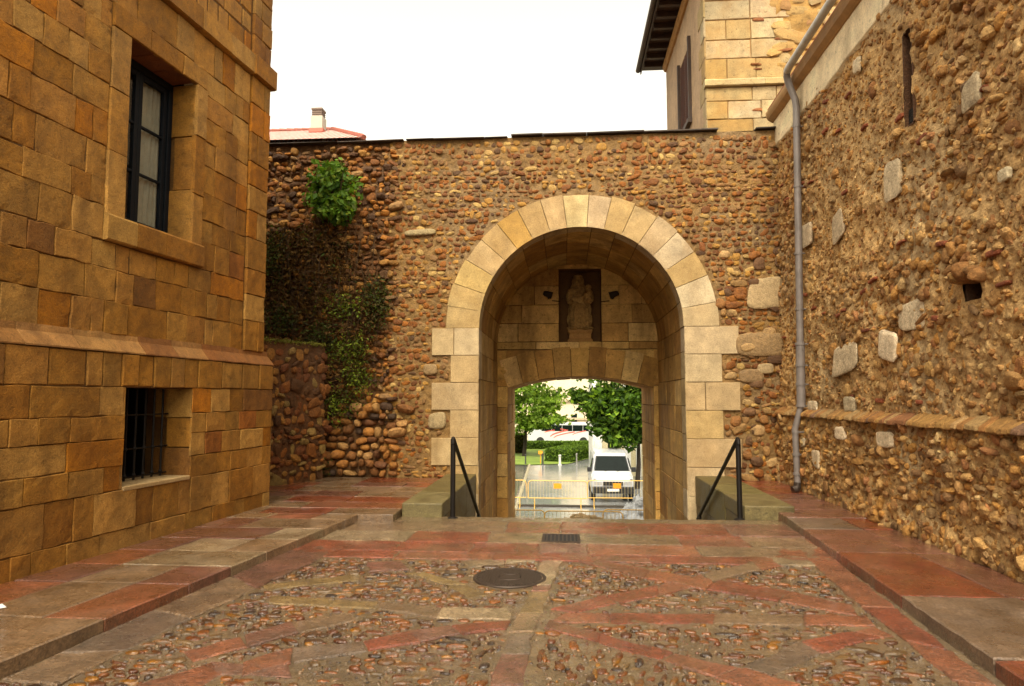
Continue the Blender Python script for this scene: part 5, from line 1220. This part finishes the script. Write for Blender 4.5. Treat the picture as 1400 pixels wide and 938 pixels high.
# trees
M_BARK = stone_mat('bark', base=(.035, .026, .018), fine=30, mid=8, bump=.8)
def tree(name, base, hgt, crown, n_, size, pal, wts, lab, r, trunk_r=.16, flat=1.0):
    t = thing(name, lab, 'tree', base); base = np.array(base)
    a = Acc(); tp = base+np.array([.1, .1, hgt]); tube(a, [base, base+(tp-base)*.5+np.array([.05, 0, 0]), tp], [trunk_r, trunk_r*.8, trunk_r*.6], (.03, .03, .02), 10)
    for (c, rad, w) in crown: tube(a, [tp-np.array([0, 0, .3]), (tp+np.array(c))/2+r.normal(0, .1, 3), np.array(c)], [trunk_r*.5, trunk_r*.3, trunk_r*.1], (.03, .03, .02), 7)
    a.build('trunk', M_BARK, t)
    a = Acc(); W = sum(w for _, _, w in crown)
    for (c, rad, w) in crown:
        k = int(n_*w/W); sub = max(6, k//26); cl = cloud(c, rad, sub, r, .35)
        P = np.repeat(cl, 26, axis=0); P = P+r.normal(0, 1, P.shape)*np.array([.30, .30, .20*flat])*(np.mean(rad)/1.6)**.5
        tint = np.repeat(r.uniform(.6, 1.35, sub), 26)[:, None]
        leaves(a, P, size, pick(pal, wts, len(P), r, .25)*tint, r, .7)
    a.build('crown', M_LEAF, t)
YT = 33.0; c = lambda px, py, Y: onY(px, py, Y)
tb_ = onY(871, 660, YT); tb_[2] = GZ
tree('broadleaf_tree', tuple(tb_), 2.3, [(c(845, 560, YT), (1.6, 1.5, 1.0), 3), (c(812, 550, YT-.4), (.85, 1.1, .7), 1.4), (c(870, 575, YT), (1.3, 1.2, 1.0), 2.4), (c(900, 545, YT), (2, 1.6, 1.4), 2), (c(850, 520, YT+.3), (1.8, 1.6, 1.2), 2.2), (c(824, 580, YT-.6), (.7, .8, .5), .9), (c(790, 540, YT-.2), (.45, .6, .4), .4), (c(846, 600, YT-.6), (.65, .7, .4), .7), (c(900, 490, YT+.5), (2.5, 2, 1.6), 2)], 9000, .19, [(.05, .105, .010), (.085, .16, .012), (.025, .055, .008), (.16, .25, .02)], [3, 2, 2, 1.2], 'dark green broadleaf tree behind the white van', r, .13)
YL = 50.0; tl_ = onY(716.5, 610, YL); tl_[2] = GZ
tree('feathery_tree', tuple(tl_), 2.6, [(c(715, 560, YL), (2.6, 2, .8), 2), (c(738, 575, YL-.5), (2.0, 1.6, .5), 1.8), (c(700, 580, YL), (2.2, 2, .7), 1.6), (c(746, 555, YL), (1.1, 1.4, .6), 1.0), (c(725, 540, YL), (2.6, 2, .9), 2), (c(690, 540, YL), (2.5, 2, 1.2), 2), (c(715, 515, YL), (2.4, 2, 1), 1.6)], 7000, .2, [(.16, .26, .025), (.22, .32, .04), (.10, .18, .02)], [2, 1.4, 1.2], 'light green feathery tree on the lawn', r, .16, .5)
q = onz(709, 620, GZ); a = Acc(); n_ = 1500; P = cloud(q+np.array([0, 0, .75]), (.65, .5, .85), n_, r, .3); leaves(a, P, .13, pick(G_DK, [1]*4, n_, r, .3), r, .5); tube(a, [q, q+np.array([0, 0, .8])], .08, (.03, .02, .01), 7)
tag(a.build('dark_shrub', M_LEAF, None), 'dark rounded shrub left on the lawn', 'shrub')

# white van, front view
VY = 28.5; vq = onY(838, 650, VY); VX = vq[0]; K_ = VY/F
van = thing('white_van', 'white delivery van parked nose towards the gate', 'van', (VX, VY, GZ))
def loft(acc, sts, col):
    """sts: (y, z0, z1, halfwidth at sill, halfwidth at top, shoulder z)"""
    V = []
    for (y, z0, z1, w0, w1, zs) in sts:
        pr_ = [(-w0*.96, z0), (-w0, z0+.08), (-w0, zs), (-w1-.02, z1-.1), (-w1+.07, z1), (w1-.07, z1), (w1+.02, z1-.1), (w0, zs), (w0, z0+.08), (w0*.96, z0)]
        V += [(VX+x, VY+y, GZ+z) for x, z in pr_]
    K = 10; F4 = [[i*K+k, i*K+(k+1) % K, (i+1)*K+(k+1) % K, (i+1)*K+k] for i in range(len(sts)-1) for k in range(K)]
    acc.add(np.array(V), F4, col); acc.ngon(np.array(V[:K]), col, [list(range(K))[::-1]]); acc.ngon(np.array(V[-K:]), col, [list(range(K))])
a = Acc(); loft(a, [(0, .42, .86, .74, .70, .7), (.06, .36, .95, .82, .78, .75), (.25, .33, 1.04, .86, .82, .8), (.62, .33, 1.14, .87, .80, .9), (.66, .33, 1.18, .87, .80, 1.0), (1.25, .33, 1.80, .87, .66, 1.1), (1.5, .33, 1.90, .87, .70, 1.1), (2.6, .33, 1.93, .87, .74, 1.1), (4.1, .35, 1.92, .86, .74, 1.1), (4.25, .4, 1.8, .84, .72, 1.1)], (.8, .8, .8))
a.build('body', M_WHITE, van, bevel=.02)
a = Acc(); e = .012
V = [(VX-.72, VY+.70-e, GZ+1.215), (VX+.72, VY+.70-e, GZ+1.215), (VX+.60, VY+1.215-e, GZ+1.77), (VX-.60, VY+1.215-e, GZ+1.77)]
V2 = [(x, y-.012, z+.011) for x, y, z in V]; hexa(a, V+V2, (0, 0, 0)); a.build('windscreen', M_DGLASS, van)
for s in (-1, 1):
    a = Acc(); V = [(VX+s*(.862), VY+1.0, GZ+1.2), (VX+s*.862, VY+1.95, GZ+1.2), (VX+s*.755, VY+1.95, GZ+1.68), (VX+s*.755, VY+1.38, GZ+1.68)]; V2 = [(x+s*.012, y, z+.004) for x, y, z in V]; hexa(a, V+V2 if s > 0 else V+V2, (0, 0, 0)); a.build('side_window', M_DGLASS, van)
    a = Acc(); box(a, (VX+s*.93-.09, VY+.82, GZ+1.16), (VX+s*.93+.09, VY+.95, GZ+1.36), (0, 0, 0)); box(a, (VX+s*.86-.03, VY+.86, GZ+1.2), (VX+s*.86+.03, VY+.92, GZ+1.24), (0, 0, 0)); a.build('wing_mirror', M_BPLAST, van, bevel=.02)
    a = Acc(); box(a, (VX+s*.60-.17, VY-.005, GZ+.70), (VX+s*.60+.17, VY+.12, GZ+.87), (.6, .6, .6)); a.build('headlight', M_CHROME, van, bevel=.02)
    for yy in (.75, 3.4):
        w = thing('wheel', None, None, (0, 0, 0)); w.parent = van; w.location = (s*.78, yy, .31)
        a = Acc(); pr_ = [(.18, -.09), (.29, -.09), (.31, -.06), (.31, .06), (.29, .09), (.18, .09)]
        Vt = []; 
        for (rr2, xx) in pr_:
            for k in range(20): Vt.append((xx, rr2*math.cos(2*PI*k/20), rr2*math.sin(2*PI*k/20)))
        Fw = [[i*20+k, i*20+(k+1) % 20, ((i+1) % 6)*20+(k+1) % 20, ((i+1) % 6)*20+k] for i in range(6) for k in range(20)]
        loc = np.array([VX+s*.78, VY+yy, GZ+.31]); a.add(np.array(Vt)+loc, Fw, (0, 0, 0)); a.build('tyre', M_RUBBER, w)
        a = Acc(); lathe_pts = [(.001, .04), (.08, .05), (.17, .02), (.18, -.02)]
        Vt = [(s*xx, rr2*math.cos(2*PI*k/16), rr2*math.sin(2*PI*k/16)) for (rr2, xx) in lathe_pts for k in range(16)]; a.add(np.array(Vt)+loc, [[i*16+k, i*16+(k+1) % 16, (i+1)*16+(k+1) % 16, (i+1)*16+k] for i in range(3) for k in range(16)], (.4, .4, .4)); a.build('rim', M_CHROME, w)
a = Acc(); V = [(VX-.76, VY+.70-.006, GZ+1.19), (VX+.76, VY+.70-.006, GZ+1.19), (VX+.635, VY+1.23-.006, GZ+1.79), (VX-.635, VY+1.23-.006, GZ+1.79)]; hexa(a, V+[(x, y-.004, z+.004) for x, y, z in V], (0, 0, 0)); a.build('windscreen_seal', M_BPLAST, van)
a = Acc(); box(a, (VX-.80, VY+.055, GZ+.93), (VX+.80, VY+.075, GZ+.955), (0, 0, 0)); a.build('bonnet_gap', M_BPLAST, van)
a = Acc(); box(a, (VX-.40, VY-.03, GZ+.70), (VX+.40, VY+.05, GZ+.86), (0, 0, 0)); 
for k in range(3): box(a, (VX-.39, VY-.04, GZ+.73+k*.045), (VX+.39, VY-.028, GZ+.745+k*.045), (0, 0, 0))
a.build('grille', M_BPLAST, van)
a = Acc(); box(a, (VX-.84, VY-.09, GZ+.38), (VX+.84, VY+.02, GZ+.66), (0, 0, 0)); a.build('bumper', M_BPLAST, van, bevel=.03)
a = Acc(); box(a, (VX-.24, VY-.105, GZ+.47), (VX+.24, VY-.092, GZ+.575), (.8, .8, .75)); a.build('number_plate', plain('plate_white', (.8, .8, .75), .4), van)
a = Acc(); tube(a, [(VX-.3, VY+.66, GZ+1.2), (VX+.2, VY+.78, GZ+1.31)], .008, (0, 0, 0), 5); tube(a, [(VX+.2, VY+.66, GZ+1.2), (VX+.62, VY+.74, GZ+1.27)], .008, (0, 0, 0), 5); a.build('wiper', M_BPLAST, van)

# yellow crowd barriers
def make_barrier(lab):
    t = thing('crowd_barrier', lab, 'barrier', (0, 0, 0), 'yellow crowd barriers beyond the gate')
    L, H, b = 2.3, 1.05, .38; rr = .14
    a = Acc(); pts = [(0, 0, b)]; pts += [(0, 0, H-rr)]+[(rr-rr*math.cos(k*PI/10), 0, H-rr+rr*math.sin(k*PI/10)) for k in range(1, 6)]
    pts += [(L-rr+rr*math.sin(k*PI/10), 0, H-rr+rr*math.cos(k*PI/10)) for k in range(0, 6)]+[(L, 0, b), (0, 0, b+.0001)]
    tube(a, pts, .017, (.8, .4, .05), 8); a.build('frame', M_YEL, t)
    a = Acc()
    for k in range(1, 19): tube(a, [(L*k/19, 0, b), (L*k/19, 0, H)], .0055, (.8, .4, .05), 6)
    a.build('bars', plain('galvanised_bar', (.62, .50, .26), .4, .3) if 'galvanised_bar' not in bpy.data.materials else bpy.data.materials['galvanised_bar'], t)
    a = Acc(); box(a, (L/2-.15, -.02, H-.30), (L/2+.15, -.008, H-.10), (.85, .33, .02)); a.build('sign_plate', M_ORANGE, t)
    for x in (.25, L-.25):
        a = Acc(); tube(a, [(x, 0, b), (x, 0, .03)], .018, (.8, .4, .05), 8); tube(a, [(x, -.28, .0), (x, -.2, .03), (x, .2, .03), (x, .28, .0)], .018, (.8, .4, .05), 8); a.build('foot', M_YEL, t)
    return t
proto = None
for (px0, Y, rz_, lab, plate) in ((722, 27.0, .0, 'yellow barrier standing across the pale road left of the van', True), (640, 27.1, .0, 'yellow barrier mostly hidden by the left jamb', True), (803, 27.2, .02, 'yellow barrier with orange plate directly in front of the van', True),
                           (640, 20.6, 0, 'near yellow barrier at the left end of the front row', False), (744, 20.5, .01, 'near yellow barrier in the middle of the front row', False), (824, 20.9, -.03, 'near yellow barrier at the right end of the front row', False)):
    if proto is None: o = proto = make_barrier(lab)
    else: o = copy_tree(proto); o['label'] = lab
    if not plate:
        for ch in list(o.children):
            if ch.name.startswith('sign_plate'): bpy.data.objects.remove(ch)
    q = onY(px0, 650, Y); o.location = (q[0], Y, GZ-.0 if plate else GZ-.1); o.rotation_euler = (0, 0, rz_)
# rubble, sand and a plastic sheet at the road works
def heap(name, c, rad, h, col, mat, lab, cat, seed, f=3):
    a = Acc(); n_ = 34; us = np.linspace(-1, 1, n_); U_, V_ = np.meshgrid(us, us); rr = np.hypot(U_, V_)
    Z = np.clip(1-rr**1.6, 0, 1)*h*(1+.45*fbm(U_*f, V_*f, seed))+.05*h*fbm(U_*9, V_*9, seed+2)*(rr < 1)-.02
    W = np.stack([c[0]+U_*rad[0], c[1]+V_*rad[1], c[2]+Z], -1).reshape(-1, 3); idx = np.arange(n_*n_).reshape(n_, n_)
    q = np.stack([idx[:-1, :-1], idx[:-1, 1:], idx[1:, 1:], idx[1:, :-1]], -1).reshape(-1, 4)
    a.add(W, q, np.clip(np.array(col)*(1+.3*fbm(U_*5, V_*5, seed+4)).reshape(-1, 1), 0, .8))
    rr_2 = np.random.default_rng(seed); k = 26; th_ = rr_2.uniform(0, 6.28, k); rd = rr_2.uniform(.1, .9, k)
    stones(a, frame((0, 0, 0), (1, 0, 0), (0, 1, 0), (0, 0, 1)), c[0]+rad[0]*rd*np.cos(th_), c[1]+rad[1]*rd*np.sin(th_), rr_2.uniform(.05, .13, k), rr_2.uniform(.05, .1, k), rr_2.uniform(.05, .1, k), c[2]+h*(1-rd**1.6), np.tile(np.array(col)*.9, (k, 1)), rr_2.uniform(0, 3, k), rr_2, expo=.6)
    tag(a.build(name, mat, None), lab, cat)
q = onY(795, 703, 22.0); heap('sand_heap', (q[0], 22.2, GZ), (1.6, .8), .55, alb(196, 160, 110), stone_mat('sand', fine=50, mid=6), 'low heap of sand and rubble behind the near barriers', 'heap', 4)
q = onY(866, 690, 24.6); heap('rubble_heap', (q[0]+.3, 24.8, GZ), (.95, .8), .75, alb(190, 186, 176), stone_mat('grey_rubble', fine=30, mid=6, rough=(.3, .5)), 'grey heap of rubble under plastic right of the road', 'heap', 9, 5)
a = Acc(); q0, q1 = onz(700, 692, GZ), onz(880, 692, GZ); box(a, (q0[0]-1, q0[1]-.1, GZ-.02), (q1[0]+1, q0[1]+.12, GZ+.06), alb(80, 70, 58)); tag(a.build('kerb', stone_mat('wet_kerb', base=tuple(alb(84, 74, 60))), None), 'dark wet kerb crossing the road works', 'kerb', kind='structure')

# white minibus with red swoosh
MY = 62.0; m0, m1 = onY(722, 600, MY), onY(816, 600, MY); mz = onY(780, 578, MY)[2]
mb = thing('minibus', 'white minibus with red swoosh parked behind the hedges', 'minibus', (m0[0], MY, GZ))
a = Acc(); X0, X1 = m0[0], m1[0]; hh = mz-GZ
prof = [(X0, .35), (X0-.05, 1.0), (X0+.25, 1.25), (X0+.75, hh-.05), (X0+1.2, hh), (X1-.1, hh), (X1, hh-.3), (X1, .35)]
Vf = [(x, MY, GZ+z) for x, z in prof]; Vb = [(x, MY+2, GZ+z) for x, z in prof]; K = len(prof)
a.ngon(np.array(Vf+Vb), (.8, .8, .8), [list(range(K))[::-1], list(range(K, 2*K))]+[[k, (k+1) % K, K+(k+1) % K, K+k] for k in range(K)]); a.build('body', M_WHITE, mb, bevel=.06)
a = Acc(); n_ = 5
for k in range(n_):
    xa, xb = X0+1.2+(X1-X0-1.5)*k/n_, X0+1.2+(X1-X0-1.5)*(k+1)/n_; box(a, (xa+.02, MY-.012, GZ+hh-.75), (xb-.02, MY+.01, GZ+hh-.22), (0, 0, 0))
a.build('side_window', M_DGLASS, mb)
M_RV = plain('red_vinyl', (.6, .10, .08), .4)
for (p0_, p1_, w) in (((2.0, .72), (3.6, 1.28), .12), ((2.3, .62), (4.2, 1.15), .09), ((3.6, 1.28), (2.9, 1.42), .06), ((1.5, 1.1), (2.4, 1.3), .08), ((4.0, .9), (5.2, 1.25), .07)):
    a = Acc(); pts = [(X0+p0_[0]+(p1_[0]-p0_[0])*t, p0_[1]+(p1_[1]-p0_[1])*(t**.6)) for t in np.linspace(0, 1, 8)]
    for (xa, za), (xb, zb) in zip(pts[:-1], pts[1:]):
        hexa(a, [(xa, MY-.014, GZ+za), (xb, MY-.014, GZ+zb), (xb, MY-.002, GZ+zb), (xa, MY-.002, GZ+za), (xa, MY-.014, GZ+za+w), (xb, MY-.014, GZ+zb+w), (xb, MY-.002, GZ+zb+w), (xa, MY-.002, GZ+za+w)], (.6, .1, .1))
    a.build('red_swoosh', M_RV, mb)
for xx in (X0+1.1, X1-1.2):
    a = Acc(); tube(a, [(xx, MY-.02, GZ+.36), (xx, MY+.2, GZ+.36)], .36, (0, 0, 0), 18); a.build('wheel', M_RUBBER, mb)
# buildings beyond
M_PB = stone_mat('pale_render', fine=20, mid=1.5, var=(.9, 1.08), bump=.1, rough=(.6, .8))
PY = 38.0; b0 = onY(810, 600, PY)[0]
pb = thing('pale_building', 'white and cream building with dark ground floor window behind the van', 'building', (b0+4, PY, GZ))
a = Acc(); xs_ = [onY(px, 600, PY)[0] for px in (810, 823, 831, 847.5, 853, 862, 869, 876)]; zt_, zb_ = onY(840, 588, PY)[2], onY(840, 622, PY)[2]; TOPZ = 6.0
wcol, ccol = (.78, .77, .72), tuple(alb(240, 220, 170))
box(a, (xs_[0], PY-.12, GZ), (xs_[1], PY+6, TOPZ), wcol); box(a, (xs_[1]+.001, PY, GZ), (xs_[2], PY+6, TOPZ), ccol)
box(a, (xs_[2]+.001, PY+.02, GZ), (xs_[3], PY+6, zb_), wcol); box(a, (xs_[2]+.001, PY+.02, zt_), (xs_[3], PY+6, TOPZ), ccol)
box(a, (xs_[3]+.001, PY, GZ), (xs_[4], PY+6, TOPZ), ccol); box(a, (xs_[4]+.001, PY-.1, GZ), (xs_[5], PY+6, TOPZ), wcol); box(a, (xs_[5]+.001, PY, GZ), (xs_[6], PY+6, TOPZ), ccol); box(a, (xs_[6]+.001, PY-.1, GZ), (xs_[7], PY+6, TOPZ), wcol); box(a, (xs_[7]+.001, PY, GZ), (xs_[7]+9, PY+6, TOPZ), ccol)
a.build('wall', M_PB, pb)
a = Acc(); box(a, (xs_[2]+.003, PY+.25, zb_+.003), (xs_[3]-.003, PY+.28, zt_-.003), (0, 0, 0)); wdn = a.build('window', M_DGLASS, pb)
a = Acc(); xm = (xs_[2]+xs_[3])/2; box(a, (xm-.03, PY+.2, zb_+.003), (xm+.03, PY+.248, zt_-.003), (.1, .1, .1)); box(a, (xs_[2]+.003, PY+.2, (zb_+zt_)/2-.03), (xm-.031, PY+.248, (zb_+zt_)/2+.03), (.1, .1, .1)); box(a, (xm+.031, PY+.2, (zb_+zt_)/2-.03), (xs_[3]-.003, PY+.248, (zb_+zt_)/2+.03), (.1, .1, .1)); a.build('frame', plain('grey_frame', (.25, .22, .2), .5), wdn)
FY = 80.0; f0, f1 = onY(690, 560, FY)[0], onY(830, 560, FY)[0]
fb_ = thing('cream_building', 'far cream apartment building seen between the trees', 'building', ((f0+f1)/2, FY, GZ))
a = Acc(); box(a, (f0-6, FY, GZ), (f1+10, FY+8, 9), alb(244, 222, 178)); box(a, (f0-6, FY-.3, onY(780, 574, FY)[2]), (f1+10, FY-.002, onY(780, 571, FY)[2]), alb(206, 180, 140)); box(a, (f0-6, FY-.3, onY(780, 549, FY)[2]), (f1+10, FY-.002, onY(780, 546, FY)[2]), alb(206, 180, 140)); a.build('wall', M_PB, fb_)
for px in (700, 722, 744, 758, 781, 803, 825):
    for (ya, yb) in ((567, 577.5), (535, 545)):
        p, q = onY(px, yb, FY), onY(px+8, ya, FY); a = Acc(); box(a, (p[0], FY-.05, p[2]), (q[0], FY+.02, q[2]), (0, 0, 0)); a.build('window', M_DGLASS, fb_)

# ================================================================== LIGHT
w = bpy.data.worlds.new('World'); scene.world = w; w.use_nodes = True; nt = w.node_tree
bg = nt.nodes['Background']; sky = nt.nodes.new('ShaderNodeTexSky'); sky.sky_type = 'NISHITA'; sky.sun_disc = False
EL, RO = math.radians(52), math.radians(187)
sky.sun_elevation = EL; sky.sun_rotation = RO; sky.air_density = 1.0; sky.dust_density = 3.0
hs = nt.nodes.new('ShaderNodeHueSaturation'); hs.inputs['Saturation'].default_value = .08
nt.links.new(sky.outputs[0], hs.inputs['Color'])
mx = nt.nodes.new('ShaderNodeMix'); mx.data_type = 'RGBA'; mx.blend_type = 'MULTIPLY'; mx.inputs[0].default_value = 1; mx.inputs[7].default_value = (1, .925, .76, 1)
nt.links.new(hs.outputs[0], mx.inputs[6]); nt.links.new(mx.outputs[2], bg.inputs['Color']); bg.inputs['Strength'].default_value = .15
sl = bpy.data.lights.new('sun', 'SUN'); sl.energy = 1.2; sl.angle = math.radians(25); sl.color = (1, .90, .72)
so = bpy.data.objects.new('sun', sl); COL.objects.link(so); so.location = (0, 0, 20)
sd = Vector((math.sin(RO)*math.cos(EL), math.cos(RO)*math.cos(EL), math.sin(EL)))     # towards the sun
so.rotation_euler = sd.to_track_quat('Z', 'Y').to_euler()
vs_ = scene.view_settings; vs_.view_transform = 'Standard'; vs_.look = 'None'; vs_.gamma = 1; vs_.use_curve_mapping = False; vs_.exposure = 1.6
scene.render.engine = 'CYCLES'; scene.cycles.max_bounces = 6; scene.cycles.use_denoising = True
